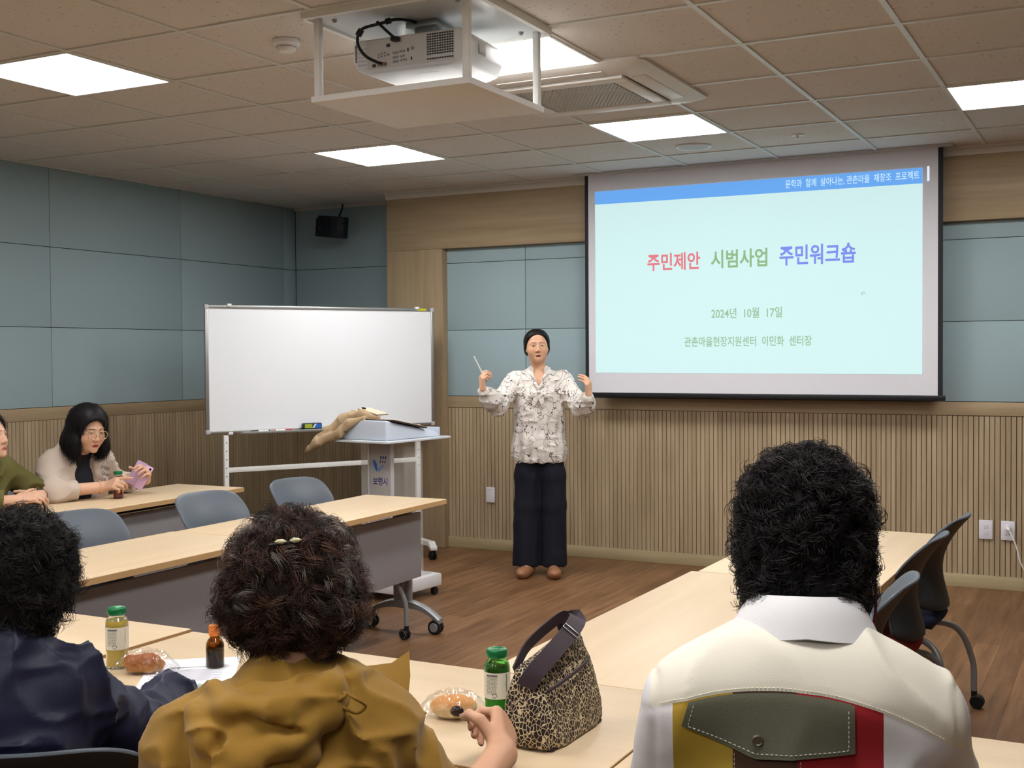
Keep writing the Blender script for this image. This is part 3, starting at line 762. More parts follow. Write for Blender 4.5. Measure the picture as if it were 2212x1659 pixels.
o = thing('board_eraser', 'blue and green whiteboard eraser on the tray', 'eraser', wb_pt(-.12, -.045, zb), wa)
MB().bb(-.065, .065, -.022, .022, 0, .016, 0, .003).build('felt', M_BLACK, o)
MB().bb(-.066, .066, -.024, .024, .0155, .050, 0, .008, 3).build('case', mat('eraser_dark', S(40, 48, 60), .4), o)
MB().bb(-.058, -.006, -.0252, -.0242, .018, .045).build('green_print', mat('eraser_green', S(160, 180, 50), .5), o, 0)
mbp = MB().add([(-.006, -.0252, .018), (.058, -.0252, .018), (.058, -.0252, .045), (.014, -.0252, .045)], [(0, 1, 2, 3)]); mbp.build('blue_print', mat('eraser_blue', S(40, 110, 200), .5), o, 0)
MB().add([(-.006, -.0254, .018), (.008, -.0254, .018), (.026, -.0254, .045), (.012, -.0254, .045)], [(0, 1, 2, 3)]).build('white_print', M_WHITEP, o, 0)

# ================================================================ lectern
ACR = mat('clear_acrylic', (.95, .97, .97), .06, alpha=.13, spec=.6)
FROST = mat('frosted_panel', S(176, 170, 168), .55)
lect = thing('lectern', 'clear acrylic lectern with a pale sloped top, grey centre panel and white wheeled base', 'lectern', (-.115, 2.50, 0), -.12)
mb = MB().bb(-.295, .22, -.19, .20, .05, .125, 0, .010)
mb.build('base', mat('lectern_base', S(230, 230, 232), .45), lect)
mb = MB().bb(-.25, .175, -.15, .16, .1255, .1275)
mb.build('base_inlay', mat('base_inlay_grey', S(196, 192, 196), .5), lect, 0)
mb = MB()
for q in range(22): mb.bb(-.20 + q * .018, -.188 + q * .018, -.165, -.155, .1256, .1266)
mb.build('base_print', mat('print_dark', S(70, 66, 80), .6), lect, 0)
for sx in (-.22, .20):
    for sy in (-.14, .15):
        MB().lathe([(.001, -.012), (.022, -.012), (.024, 0), (.022, .012), (.001, .012)], 16, 0, rotm(0, PI / 2), (sx, sy, .025)).cyl((sx, sy, .03), (sx, sy, .052), .010, 8).build('caster', M_BLACK, lect, 40)
mb = MB().bb(-.19, -.182, -.05, .12, .125, .925).bb(.135, .143, -.05, .12, .125, .925)
mb.build('side_panel', ACR, lect, 0)
MB().bb(-.181, .134, -.056, -.050, .125, .925).build('front_panel', ACR, lect, 0)
fp = MB().bb(-.100, .058, -.075, -.058, .125, .925, 0, .002).build('centre_panel', FROST, lect)
MB().bb(-.112, -.101, -.080, -.056, .125, .925).bb(.059, .070, -.080, -.056, .125, .925).build('panel_edge', mat('acrylic_edge', S(206, 206, 206), .25), lect, 0)
ZT = .935
MB().bb(-.285, .205, -.27, .32, ZT - .012, ZT + .002, 0, .004).build('top_plate', mat('acrylic_white', S(214, 220, 228), .15, spec=.5), lect)
bmP = bmesh.new()
base = [(-.225, -.235), (.165, -.235), (.165, .27), (-.225, .27)]; tops = [(-.20, -.215, .118), (.145, -.215, .118), (.145, .25, .030), (-.20, .25, .030)]
lo = [bmP.verts.new((x, y, ZT + .002)) for x, y in base]; hi = [bmP.verts.new((x, y, ZT + z)) for x, y, z in tops]
bmP.faces.new(list(reversed(lo))); bmP.faces.new(hi)
for q in range(4): bmP.faces.new((lo[q], lo[(q + 1) % 4], hi[(q + 1) % 4], hi[q]))
bmesh.ops.recalc_face_normals(bmP, faces=bmP.faces); bmesh.ops.bevel(bmP, geom=list(bmP.edges), offset=.010, segments=3, profile=.5, affect='EDGES'); bmP.verts.index_update()
MB().add([tuple(q.co) for q in bmP.verts], [[q.index for q in f.verts] for f in bmP.faces]).build('sloped_top', mat('lectern_pale_blue', S(196, 204, 218), .45), lect); bmP.free()
MB().bb(-.19, .15, .272, .284, ZT + .002, ZT + .055, 0, .004).build('page_stop', _MATS['lectern_pale_blue'], lect)
# emblem and lettering on the centre panel
MLG = mat('emblem_blue', S(40, 110, 190), .5); MLN = mat('emblem_navy', S(34, 40, 110), .5)
zz = .765; xx = -.018; yy = -.0757
pl = lambda P: [(xx + p[0] * .85, yy, zz + p[1] * .85) for p in P]
wing = [(-.070, .052), (-.050, .050), (-.035, .030), (-.028, .0), (-.030, -.028), (-.044, -.018), (-.058, .012), (-.063, .035)]
cup = [(-.030, -.028), (-.022, -.030), (.0, -.022), (.020, .006), (.034, .020), (.020, .022), (-.004, .002), (-.024, -.008)]
MB().add(pl(wing), [tuple(range(len(wing)))]).add(pl(cup), [tuple(range(len(cup)))], 1).build('emblem', [MLG, mat('emblem_pale', S(120, 150, 200), .5)], fp, 0)
mb = MB()
for r, (zr, sc) in enumerate(((.068, 1.0), (.040, .75))):
    for q in range(3):
        x0 = .004 + q * .021 - r * .006
        mb.add(pl([(x0 - .006 * sc, zr - .003), (x0 + .001, zr - .014 * sc), (x0 + .007 * sc, zr), (x0 + .008 * sc, zr + .012 * sc), (x0 - .003 * sc, zr + .012 * sc)]), [(0, 1, 2, 3, 4)])
mb.build('emblem_dots', MLN, fp, 0)
text_obj('lettering', '보령시', MLN, (-.074, -.0757, .660), (1, 0, 0), (0, 0, 1), .108, .048, fp, .0004, .01)
# ================================================================ soft bodies: blended distance fields turned into one surface
def nrm(v):
    v = np.asarray(v, float); return v / (np.linalg.norm(v) + 1e-12)
def hash3(i, j, k, seed):
    h = (i * 374761393 + j * 668265263 + k * 2147483647 + seed * 1274126177) & 0xffffffff
    h = ((h ^ (h >> 13)) * 1274126177) & 0xffffffff
    return ((h ^ (h >> 16)) & 0xffff).astype(np.float32) / 65535.0
def vnoise(P, seed=0):
    I = np.floor(P).astype(np.int64); f = (P - I).astype(np.float32); f = f * f * (3 - 2 * f)
    out = 0
    for a in (0, 1):
        wa_ = f[:, 0] if a else 1 - f[:, 0]
        for b_ in (0, 1):
            wb = f[:, 1] if b_ else 1 - f[:, 1]
            for c in (0, 1):
                wc = f[:, 2] if c else 1 - f[:, 2]
                out = out + wa_ * wb * wc * hash3(I[:, 0] + a, I[:, 1] + b_, I[:, 2] + c, seed)
    return out
def ridged(P, seed=0):
    return 1 - np.abs(2 * vnoise(P, seed) - 1)
class SDF:
    def __init__(self): self.ops = []; self.post = []
    def cap(self, a, b, ra, rb=None, k=.02, m='u'):
        self.ops.append(('c', np.array(a, np.float32), np.array(b, np.float32), ra, ra if rb is None else rb, k, m)); return self
    def chain(self, pts, rs, k=.02):
        for a, b_, ra, rb in zip(pts[:-1], pts[1:], rs[:-1], rs[1:]): self.cap(a, b_, ra, rb, k)
        return self
    def ell(self, c, r, R=None, k=.02, m='u'):
        self.ops.append(('e', np.array(c, np.float32), np.array(r, np.float32), None if R is None else np.array(R, np.float32), 0, k, m)); return self
    def box(self, c, h, rd=.01, R=None, k=.005, m='u'):
        self.ops.append(('b', np.array(c, np.float32), np.array(h, np.float32), None if R is None else np.array(R, np.float32), rd, k, m)); return self
    def half(self, n, d, k=.01):
        """cuts away everything with n.p > d"""
        self.ops.append(('h', np.array(nrm(n), np.float32), d, None, 0, k, 's')); return self
    def __call__(self, P):
        P = np.asarray(P, np.float32); D = None
        for (ty, a, b_, c, d, k, m) in self.ops:
            if ty == 'c':
                ba = b_ - a; L2 = float(ba @ ba) + 1e-12; t_ = np.clip(((P - a) @ ba) / L2, 0, 1)
                q = P - a - t_[:, None] * ba; v = np.sqrt(np.einsum('ij,ij->i', q, q)) - (c + (d - c) * t_)
            elif ty == 'e':
                q = P - a
                if c is not None: q = q @ c
                k0 = np.sqrt((((q / b_)) ** 2).sum(1)); k1 = np.sqrt(((q / (b_ * b_)) ** 2).sum(1)) + 1e-9
                v = k0 * (k0 - 1) / k1
            elif ty == 'b':
                q = P - a
                if c is not None: q = q @ c
                q = np.abs(q) - (b_ - d); v = np.sqrt((np.maximum(q, 0) ** 2).sum(1)) + np.minimum(q.max(1), 0) - d
            else: v = -(P @ a - b_)
            if D is None: D = v; continue
            if m == 'u':
                h_ = np.clip(k - np.abs(D - v), 0, None) / k; D = np.minimum(D, v) - h_ * h_ * k * .25
            else:
                w = -v; h_ = np.clip(k - np.abs(D - w), 0, None) / k; D = np.maximum(D, w) + h_ * h_ * k * .25
        for f in self.post: D = f(P, D)
        return D
def surface(f, lo, hi, h):
    """naive surface nets over the box lo..hi with voxel h; only blocks near the surface are sampled finely"""
    lo = np.asarray(lo, float); hi = np.asarray(hi, float); B = 8
    nb = np.ceil((hi - lo) / (h * B)).astype(int); n = nb * B
    bc = [lo[d] + (np.arange(nb[d]) + .5) * B * h for d in range(3)]
    g = np.stack(np.meshgrid(*bc, indexing='ij'), -1).reshape(-1, 3)
    cd = f(g); F = np.repeat(np.repeat(np.repeat(cd.reshape(nb), B, 0), B, 1), B, 2).astype(np.float32)
    act = np.argwhere(np.abs(cd.reshape(nb)) < B * h * .87 * 1.7 + .012)
    off = np.stack(np.meshgrid(np.arange(B), np.arange(B), np.arange(B), indexing='ij'), -1).reshape(-1, 3)
    for s in range(0, len(act), 600):
        idx = (act[s:s + 600, None, :] * B + off[None]).reshape(-1, 3)
        F[idx[:, 0], idx[:, 1], idx[:, 2]] = f(lo + (idx + .5) * h)
    S_ = F < 0
    corners = [(a, b_, c) for a in (0, 1) for b_ in (0, 1) for c in (0, 1)]
    sl = lambda A, c: A[c[0]:n[0] - 1 + c[0], c[1]:n[1] - 1 + c[1], c[2]:n[2] - 1 + c[2]]
    cnt = sum(sl(S_, c).astype(np.int8) for c in corners)
    cell = np.argwhere((cnt > 0) & (cnt < 8))
    ids = -np.ones(n - 1, np.int64); ids[cell[:, 0], cell[:, 1], cell[:, 2]] = np.arange(len(cell))
    acc = np.zeros((len(cell), 3)); num = np.zeros(len(cell))
    for a in range(8):
        for ax in range(3):
            c0 = corners[a]
            if c0[ax]: continue
            c1 = list(c0); c1[ax] = 1
            f0 = F[cell[:, 0] + c0[0], cell[:, 1] + c0[1], cell[:, 2] + c0[2]]; f1 = F[cell[:, 0] + c1[0], cell[:, 1] + c1[1], cell[:, 2] + c1[2]]
            ok = (f0 < 0) != (f1 < 0); t_ = np.where(ok, f0 / np.where(ok, f0 - f1, 1), 0)
            p = np.tile(np.array(c0, float), (len(cell), 1)); p[:, ax] += t_
            acc[ok] += p[ok]; num[ok] += 1
    V = lo + (cell + acc / num[:, None] + .5) * h
    Q = []
    for ax in range(3):
        u_, v_ = (ax + 1) % 3, (ax + 2) % 3
        A = np.moveaxis(S_, ax, 0); a0 = A[:-1]; a1 = A[1:]
        e = np.argwhere(a0 != a1); 
        if len(e) == 0: continue
        P_ = np.zeros_like(e); P_[:, ax] = e[:, 0]; rest = [d for d in range(3) if d != ax]; P_[:, rest[0]] = e[:, 1]; P_[:, rest[1]] = e[:, 2]
        ok = (P_[:, u_] > 0) & (P_[:, v_] > 0) & (P_[:, u_] < n[u_] - 1) & (P_[:, v_] < n[v_] - 1); P_ = P_[ok]
        def gid(du, dv):
            q = P_.copy(); q[:, u_] -= du; q[:, v_] -= dv; return ids[q[:, 0], q[:, 1], q[:, 2]]
        quad = np.stack([gid(1, 1), gid(0, 1), gid(0, 0), gid(1, 0)], 1)
        fl = ~S_[P_[:, 0], P_[:, 1], P_[:, 2]]; quad[fl] = quad[fl][:, ::-1]
        Q.append(quad)
    Q = np.concatenate(Q); Q = Q[(Q >= 0).all(1)]
    return V, Q
def relax(V, Q, it=2, lam=.5):
    for _ in range(it):
        A = np.zeros_like(V); c = np.zeros(len(V))
        for a in range(4):
            i, j = Q[:, a], Q[:, (a + 1) % 4]
            np.add.at(A, i, V[j]); np.add.at(A, j, V[i]); np.add.at(c, i, 1); np.add.at(c, j, 1)
        V = V + lam * (A / np.maximum(c, 1)[:, None] - V)
    return V
def grad(f, P, e=.002):
    g = np.stack([f(P + np.eye(3)[d] * e) - f(P - np.eye(3)[d] * e) for d in range(3)], 1)
    return g / (np.linalg.norm(g, axis=1)[:, None] + 1e-9)
def soft(name, f, lo, hi, h, m, parent, color=None, it=1, extra=None):
    V, Q = surface(f, lo, hi, h)
    V = relax(V, Q, it)
    Fs = Q.tolist()
    if extra is not None:
        for (V2, F2) in extra:
            o_ = len(V); V = np.concatenate([V, V2]); Fs = Fs + [tuple(int(q) + o_ for q in ff) for ff in F2]
    o = mesh_obj(name, V, Fs, m, parent, 180, None, None, None, color(V) if color is not None else None)
    return o
def drop(f, P, d, steps=40, start=.0):
    """slides points along d onto the surface of f"""
    P = np.asarray(P, float) + np.asarray(d) * start
    for _ in range(steps): P = P + np.asarray(d) * np.clip(f(P), -.02, .05)[:, None] * .8
    return P

# ---------------------------------------------------------------- hands and heads
def rod(v, ax, a):
    ax = nrm(ax); return v * math.cos(a) + np.cross(ax, v) * math.sin(a) + ax * (ax @ v) * (1 - math.cos(a))
def hand(sd, w, d, n, side, curls=((.3, .4, .3),) * 4, thumb=(.5, .3, .3), sc=1.0, spread=.06):
    """wrist w, direction d to the knuckles, palm normal n; side +1 right hand, -1 left. Returns finger tips."""
    w = np.asarray(w, float); d = nrm(d); n = np.asarray(n, float); n = nrm(n - d * (n @ d)); t_ = np.cross(d, n) * side
    ko = [(.027, .083), (.009, .088), (-.009, .084), (-.026, .075)]; tips = []
    for (a, l) in ko: sd.cap(w + t_ * a * .55 * sc + d * .006, w + t_ * a * sc + d * l * sc - n * .002, .0155 * sc, .0112 * sc, .012)
    seg = [(.040, .025, .020), (.044, .028, .021), (.041, .026, .020), (.033, .020, .018)]
    for q, (a, l) in enumerate(ko):
        p = w + t_ * a * sc + d * l * sc; dd = nrm(d + t_ * (1.5 - q) * spread); r = (.0092, .0095, .009, .0078)[q] * sc
        ax = np.cross(dd, n)
        for s in range(3):
            dd = rod(dd, ax, curls[q][s]); e = p + dd * seg[q][s] * sc
            sd.cap(p, e, r, r * .9, .003 if s else .006); p = e; r *= .9
        tips.append((p, dd))
    p = w + t_ * .020 * sc + d * .022 * sc + n * .006; dd = nrm(d * .55 + t_ * .75 + n * thumb[0] * .8); r = .0135 * sc
    ax = nrm(np.cross(dd, nrm(d * .6 + n * .6)))
    for s, l in enumerate((.040, .031, .026)):
        if s: dd = rod(dd, ax, thumb[s])
        e = p + dd * l * sc; sd.cap(p, e, r, r * .85, .008 if s == 0 else .004); p = e; r *= .83
    tips.append((p, dd))
    return tips
def head_ops(sd, c, R, s=1.0, face=1.0, open_mouth=0.0):
    """c = centre between the ears, columns of R = right, forward, up"""
    c = np.asarray(c, float); X = lambda *p: c + R @ (np.array(p) * s)
    E = lambda p, r, k, m='u': sd.ell(X(*p), np.array(r) * s, R, k, m)
    E((0, -.012, .036), (.073, .092, .086), .02)
    E((0, .020, -.025), (.0625 * face, .068, .085), .03)
    E((0, .026, -.078), (.045 * face, .050, .038), .03)
    for q in (-1, 1):
        E((q * .034 * face, .052, -.036), (.030, .028, .032), .02)
        E((q * .076, -.010, -.010), (.010, .020, .031), .006)
        E((q * .031, .0985, .0), (.0145, .014, .009), .012, 's')
        E((q * .031, .0735, -.001), (.0140, .0125, .0115), .003)
        sd.cap(X(q * .018, .0865, .0065), X(q * .043, .0775, .0045), .0030 * s, .0026 * s, .003)
        sd.cap(X(q * .014, .086, .022), X(q * .046, .072, .020), .006 * s, .005 * s, .012)
        E((q * .0105, .094, -.040), (.0085, .009, .007), .006)
    sd.cap(X(0, .082, .004), X(0, .1015, -.032), .0058 * s, .0092 * s, .012)
    sd.cap(X(-.017, .083, -.067), X(.017, .083, -.067), .0052 * s, None, .005); sd.cap(X(-.006, .0875, -.066), X(.006, .0875, -.066), .0055 * s, None, .006)
    sd.cap(X(-.013, .084, -.0775 - open_mouth * .006), X(.013, .084, -.0775 - open_mouth * .006), .0068 * s, None, .006)
    if open_mouth: E((0, .093, -.0725 - open_mouth * .002), (.0150, .012, .0035 + .002 * open_mouth), .003, 's')
    E((0, .074, -.102), (.020, .018, .016), .02)
    return X
SKIN = np.array(S(208, 160, 128)); LIP = np.array(S(168, 76, 74)); BROW = np.array(S(58, 42, 36))
def face_color(c, R, s, skin=SKIN, lip=LIP, brow=BROW, open_mouth=0.0):
    c = np.asarray(c, float)
    def f(V):
        L_ = ((V - c) @ R) / s; x, y, z = L_[:, 0], L_[:, 1], L_[:, 2]; C_ = np.tile(skin, (len(V), 1))
        ax = np.abs(x); front = y > .05
        ck = np.exp(-(((ax - .038) / .018) ** 2 + ((z + .036) / .018) ** 2)) * front; C_ = C_ * (1 - .18 * ck[:, None] * np.array([.1, .9, .9]))
        zl = z + .0725 + open_mouth * .002
        m = front & (y > .074) & (ax < .0205 - .3 * np.abs(zl)) & (np.abs(zl) < .0100 + open_mouth * .0025 - .22 * ax); C_[m] = lip
        m2 = front & (y > .07) & (ax < .017) & (np.abs(zl) < .0018 + open_mouth * .0025 - .04 * ax); C_[m2] = np.array(S(70, 26, 26))
        zb_ = .0245 - 2.6 * (ax - .030) ** 2 * 4 + .0
        m = front & (ax > .012) & (ax < .047) & (np.abs(z - zb_) < .0024 - .03 * np.abs(ax - .025)); C_[m] = brow
        ey = (L_ - np.stack([np.sign(x) * .031, np.full_like(x, .0735), np.full_like(x, -.001)], 1)); er = np.sqrt((ey ** 2).sum(1))
        sl = (er < .0148) & (y > .078) & (np.abs(z + .0010) < .0038 - .16 * np.abs(ax - .031)); C_[sl] = np.array(S(226, 216, 208))
        C_[sl & (np.abs(ax - .031) < .0058)] = np.array(S(36, 24, 20))
        lid = (er < .0165) & (y > .076) & (np.abs(z - .0034) < .0016); C_[lid] = np.array(S(66, 44, 38))
        return C_
    return f
M_SKIN = mat('skin', SKIN, .5, spec=.35, vcol=True, subsurf=.12)
def strands(paths, r, cols, tip=.35):
    """paths (S, K, 3) -> three-sided tapered fibres as vertices, faces, colours"""
    S_, K, _ = paths.shape
    T = np.gradient(paths, axis=1); T /= np.linalg.norm(T, axis=2)[..., None] + 1e-9
    ref = np.where(np.abs(T[..., 2:3]) < .9, np.array([0, 0, 1.0]), np.array([1.0, 0, 0]))
    a = np.cross(T, ref); a /= np.linalg.norm(a, axis=2)[..., None] + 1e-9; b_ = np.cross(T, a)
    rad = (np.asarray(r).reshape(-1, 1) if np.ndim(r) else r) * (1 - (1 - tip) * np.linspace(0, 1, K)[None] ** 2)
    ring = [paths + rad[..., None] * (math.cos(q) * a + math.sin(q) * b_) for q in (0, 2 * PI / 3, 4 * PI / 3)]
    V = np.stack(ring, 2).reshape(-1, 3)
    base = (np.arange(S_) * K * 3)[:, None, None] + (np.arange(K - 1) * 3)[None, :, None]
    q = np.arange(3)[None, None]
    F = np.stack([base + q, base + (q + 1) % 3, base + 3 + (q + 1) % 3, base + 3 + q], -1).reshape(-1, 4)
    return V, F, np.repeat(cols, K * 3, 0)
def hair_mesh(name, f, lo, hi, h, parent, base_col, roots_n, per, length, curl, turns, rad, cols, seed, keep=None, K=11, lift=.010, grav=.6, outw=.25, spread=.006, flow=None, it=1, m=None, clumpcol=.25):
    """a dense cap shaped by f, clothed in curling fibres; one mesh"""
    rg = np.random.default_rng(seed)
    V, Q = surface(f, lo, hi, h); V = relax(V, Q, it)
    N_ = grad(f, V, h)
    cand = np.arange(len(V)) if keep is None else np.flatnonzero(keep(V))
    pick = rg.choice(cand, roots_n)
    P0 = V[pick]; N0 = N_[pick]
    g = np.array([0, 0, -1.0]) * grav + (np.zeros(3) if flow is None else 0)
    D0 = np.tile(g, (roots_n, 1)) + (flow(P0) if flow is not None else 0) + rg.normal(0, .45, (roots_n, 3))
    D0 = D0 - N0 * (D0 * N0).sum(1)[:, None]; D0 /= np.linalg.norm(D0, axis=1)[:, None] + 1e-9
    B0 = np.cross(N0, D0)
    s = np.linspace(0, 1, K)[None, :, None]
    Ln = (length * rg.uniform(.6, 1.25, roots_n))[:, None, None]
    ph = rg.uniform(0, 2 * PI, roots_n)[:, None]; tn = (turns * rg.uniform(.6, 1.3, roots_n) * rg.choice([-1, 1], roots_n))[:, None]
    cr = (curl * rg.uniform(.5, 1.4, roots_n))[:, None]
    out = []; cc = []
    ow = rg.uniform(.3, 1.6, roots_n)[:, None, None]
    basec = np.asarray(cols)[rg.integers(0, len(cols), roots_n)]
    for q in range(per):
        j = rg.normal(0, spread, (roots_n, 3)); j -= N0 * (j * N0).sum(1)[:, None] * .5
        p2 = ph + rg.normal(0, .35, ph.shape); l2 = Ln * rg.uniform(.8, 1.15, (roots_n, 1, 1))
        th_ = p2 + 2 * PI * tn * s[..., 0]; am = cr * np.minimum(1, s[..., 0] * 3 + .2)
        path = (P0 + j)[:, None] - N0[:, None] * .004 + D0[:, None] * (s * l2) + N0[:, None] * (lift * ow * np.sin(PI * np.minimum(1, s * .75)) + outw * l2 * s ** 2 * .5) \
            + (am * np.cos(th_))[..., None] * N0[:, None] + (am * np.sin(th_))[..., None] * B0[:, None] + np.array([0, 0, -1.0]) * (l2 * s ** 2 * grav * .25) \
            + (j[:, None] * s * .8)
        out.append(path); cc.append(basec * rg.uniform(1 - clumpcol, 1 + clumpcol, (roots_n, 1)))
    paths = np.concatenate(out); cc = np.concatenate(cc)
    SV, SF, SC = strands(paths, rad, cc)
    allV = np.concatenate([V, SV]); allF = Q.tolist() + (SF + len(V)).tolist()
    col = np.concatenate([np.tile(np.asarray(base_col), (len(V), 1)), SC])
    return mesh_obj(name, allV, allF, m or M_HAIR, parent, 180, None, None, None, np.clip(col, 0, 1))
M_HAIR = mat('hair_fibre', S(24, 20, 20), .52, spec=.28, vcol=True)
def head_R(yaw=0, pitch=0, roll=0):
    """yaw left +, pitch up +"""
    return rotm(0, 0, yaw) @ rotm(pitch, 0, 0) @ rotm(0, roll, 0)
def person(label, x, y, heading):
    return thing('person', label, 'person', (x, y, 0), math.radians(heading))
def wrinkle(amp, fr, seed, st=(1, 1, 1), amp2=0.0, fr2=40):
    st = np.array(st, np.float32)
    def f(P, D):
        w = np.abs(D) < .05
        out = D.copy()
        if w.any():
            q = P[w] * st; wp = q * fr + .6 * np.stack([vnoise(q * fr * .7 + 11, seed + 5), vnoise(q * fr * .7 + 37, seed + 6), vnoise(q * fr * .7 + 71, seed + 7)], 1)
            r_ = ridged(wp, seed) ** 3
            out[w] = D[w] - amp * (r_ - .35)
            if amp2: out[w] -= amp2 * (vnoise(q * fr2, seed + 3) - .5)
        return out
    return f
def seated_legs(sd, hip_y=-.06, knee_y=.36, hw=.09, kz=.50, r=(.095, .070, .055), foot_y=.40):
    for q in (-1, 1):
        sd.cap((q * hw, hip_y, .545), (q * (hw + .03), knee_y, kz), r[0], r[1], .05)
        sd.cap((q * (hw + .03), knee_y, kz), (q * (hw + .02), foot_y, .09), r[1], r[2], .03)
    sd.ell((0, hip_y, .56), (.18, .14, .12), None, .05)
def shoe_pair(t, pts, m, yawdeg=0, L_=.25):
    for (x, y, q) in pts:
        s = SDF(); s.ell((0, .06, .035), (.045, .085, .035), None, .02).ell((0, -.055, .045), (.034, .055, .045), None, .04).cap((0, -.06, .03), (0, .09, .025), .032, .034, .02).half((0, 0, -1), -.001, .004)
        o = soft('shoe', s, (-.06, -.13, -.01), (.06, .16, .1), .006, m, t)
        o.location = (x, y, 0); o.rotation_euler = (0, 0, q)
def body_neck(sd, base, c, R, s, r=.052):
    sd.cap(base, np.asarray(c) + R @ (np.array([0, -.018, -.07]) * s), r * 1.08, r, .03)
# ================================================================ the presenter, standing
t = person('standing woman presenter in a white chain-print blouse and navy trousers, arms spread, facing the room', .375, 3.50, 204.5)
PRES = t
hR = head_R(.10, .06, .04); hc = np.array([.012, .015, 1.475]); hs_ = .90
sd = SDF()
head_ops(sd, hc, hR, hs_, 1.16, 1.0)
body_neck(sd, (0, -.005, 1.27), hc, hR, hs_, .046)
sd.cap((-.12, -.02, 1.255), (.12, -.02, 1.255), .050, None, .05).ell((0, -.005, 1.12), (.122, .092, .19), None, .05).ell((0, 0, .90), (.112, .09, .16), None, .05)
rs, re, rw = (.155, -.01, 1.25), (.262, .13, 1.095), (.345, .27, 1.205)
ls, le, lw = (-.155, -.01, 1.25), (-.275, .13, 1.075), (-.315, .27, 1.165)
for a, e_, w_ in ((rs, re, rw), (ls, le, lw)): sd.chain([a, e_, w_], [.045, .036, .025], .03)
for q in (-1, 1): sd.chain([(q * .070, 0, .82), (q * .085, .01, .47), (q * .085, 0, .09)], [.068, .052, .040], .03); sd.cap((q * .085, -.02, .05), (q * .09, .12, .04), .035, .028, .03)
rt = hand(sd, rw, (.05, .06, 1.0), (-.75, -.35, .0), 1, ((.5, .9, .6), (.75, 1.0, .6), (.9, 1.1, .6), (1.0, 1.1, .6)), (.7, .3, .3), .92, .03)
lt = hand(sd, lw, (.03, .10, 1.0), (.80, -.45, .0), -1, ((.55, .5, .3), (.6, .55, .3), (.65, .55, .3), (.7, .5, .3)), (.7, .2, .2), .92, .05)
soft('body', sd, (-.45, -.16, .0), (.45, .46, 1.65), .0034, M_SKIN, t, face_color(hc, hR, hs_, np.array(S(214, 168, 138)), np.array(S(186, 124, 110)), np.array(S(110, 84, 70)), 1.0), 1)
# hair pulled back
hf = SDF(); X = lambda *p: hc + hR @ (np.array(p) * hs_)
hf.ell(X(0, -.014, .036), np.array((.095, .103, .094)) * hs_, hR, .02).ell(X(0, -.02, -.02), np.array((.093, .082, .066)) * hs_, hR, .02)
hf.cap(X(0, -.10, -.04), X(-.04, -.10, -.15), .026, .012, .02)
hf.ell(X(0, .080, -.040), np.array((.078, .080, .080)) * hs_, hR, .010, 's').ell(X(-.022, .090, .026), np.array((.042, .075, .047)) * hs_, hR, .010, 's').half(hR @ np.array([0, 1.0, -.62]), float((hR @ np.array([0, 1.0, -.62])) @ X(0, .020, .0)) / np.linalg.norm([0, 1.0, -.62]), .012)
HB = np.array([S(20, 17, 18), S(30, 25, 25), S(44, 37, 36)])
hair_mesh('hair', hf, hc - .17, hc + .17, .005, t, S(18, 15, 16), 1500, 2, .018, .0006, .4, .0007, HB, 3, None, 6, .000, .05, -.1, .003, lambda P: np.array([0, -1.2, -.5]) + 0 * P)
# blouse
mbl = mat('chain_print_blouse', S(226, 220, 214), .75)
N, L, b = nodes_of(mbl)
v = texco(mbl, (1, 1, 1)); nz = N.new('ShaderNodeTexNoise'); nz.inputs['Scale'].default_value = 9; nz.inputs['Detail'].default_value = 2; L.new(v, nz.inputs['Vector'])
va = N.new('ShaderNodeVectorMath'); va.operation = 'MULTIPLY_ADD'; va.inputs[1].default_value = (.22, .22, .22); L.new(nz.outputs[1], va.inputs[0]); L.new(v, va.inputs[2])
vo = N.new('ShaderNodeTexVoronoi'); vo.feature = 'DISTANCE_TO_EDGE'; vo.inputs['Scale'].default_value = 14; L.new(va.outputs[0], vo.inputs['Vector'])
lt1 = N.new('ShaderNodeMath'); lt1.operation = 'LESS_THAN'; lt1.inputs[1].default_value = .021; L.new(vo.outputs['Distance'], lt1.inputs[0])
ch = N.new('ShaderNodeTexVoronoi'); ch.feature = 'F1'; ch.inputs['Scale'].default_value = 130; L.new(v, ch.inputs['Vector'])
ltc = N.new('ShaderNodeMath'); ltc.operation = 'GREATER_THAN'; ltc.inputs[1].default_value = .30; L.new(ch.outputs['Distance'], ltc.inputs[0])
mu = N.new('ShaderNodeMath'); mu.operation = 'MULTIPLY'; L.new(lt1.outputs[0], mu.inputs[0]); L.new(ltc.outputs[0], mu.inputs[1])
vd = N.new('ShaderNodeTexVoronoi'); vd.feature = 'F1'; vd.inputs['Scale'].default_value = 34; L.new(texco(mbl, (1.1, 1.1, .8)), vd.inputs['Vector'])
sp = N.new('ShaderNodeSeparateColor'); L.new(vd.outputs['Color'], sp.inputs[0])
g1 = N.new('ShaderNodeMath'); g1.operation = 'GREATER_THAN'; g1.inputs[1].default_value = .62; L.new(sp.outputs[0], g1.inputs[0])
l2 = N.new('ShaderNodeMath'); l2.operation = 'LESS_THAN'; l2.inputs[1].default_value = .15; L.new(vd.outputs['Distance'], l2.inputs[0])
m2 = N.new('ShaderNodeMath'); m2.operation = 'MULTIPLY'; L.new(g1.outputs[0], m2.inputs[0]); L.new(l2.outputs[0], m2.inputs[1])
mxm = N.new('ShaderNodeMath'); mxm.operation = 'MAXIMUM'; L.new(mu.outputs[0], mxm.inputs[0]); L.new(m2.outputs[0], mxm.inputs[1])
L.new(ramp(mbl, mxm.outputs[0], [(0, S(228, 222, 216)), (1, S(84, 74, 78))]), b.inputs['Base Color'])
bl = SDF()
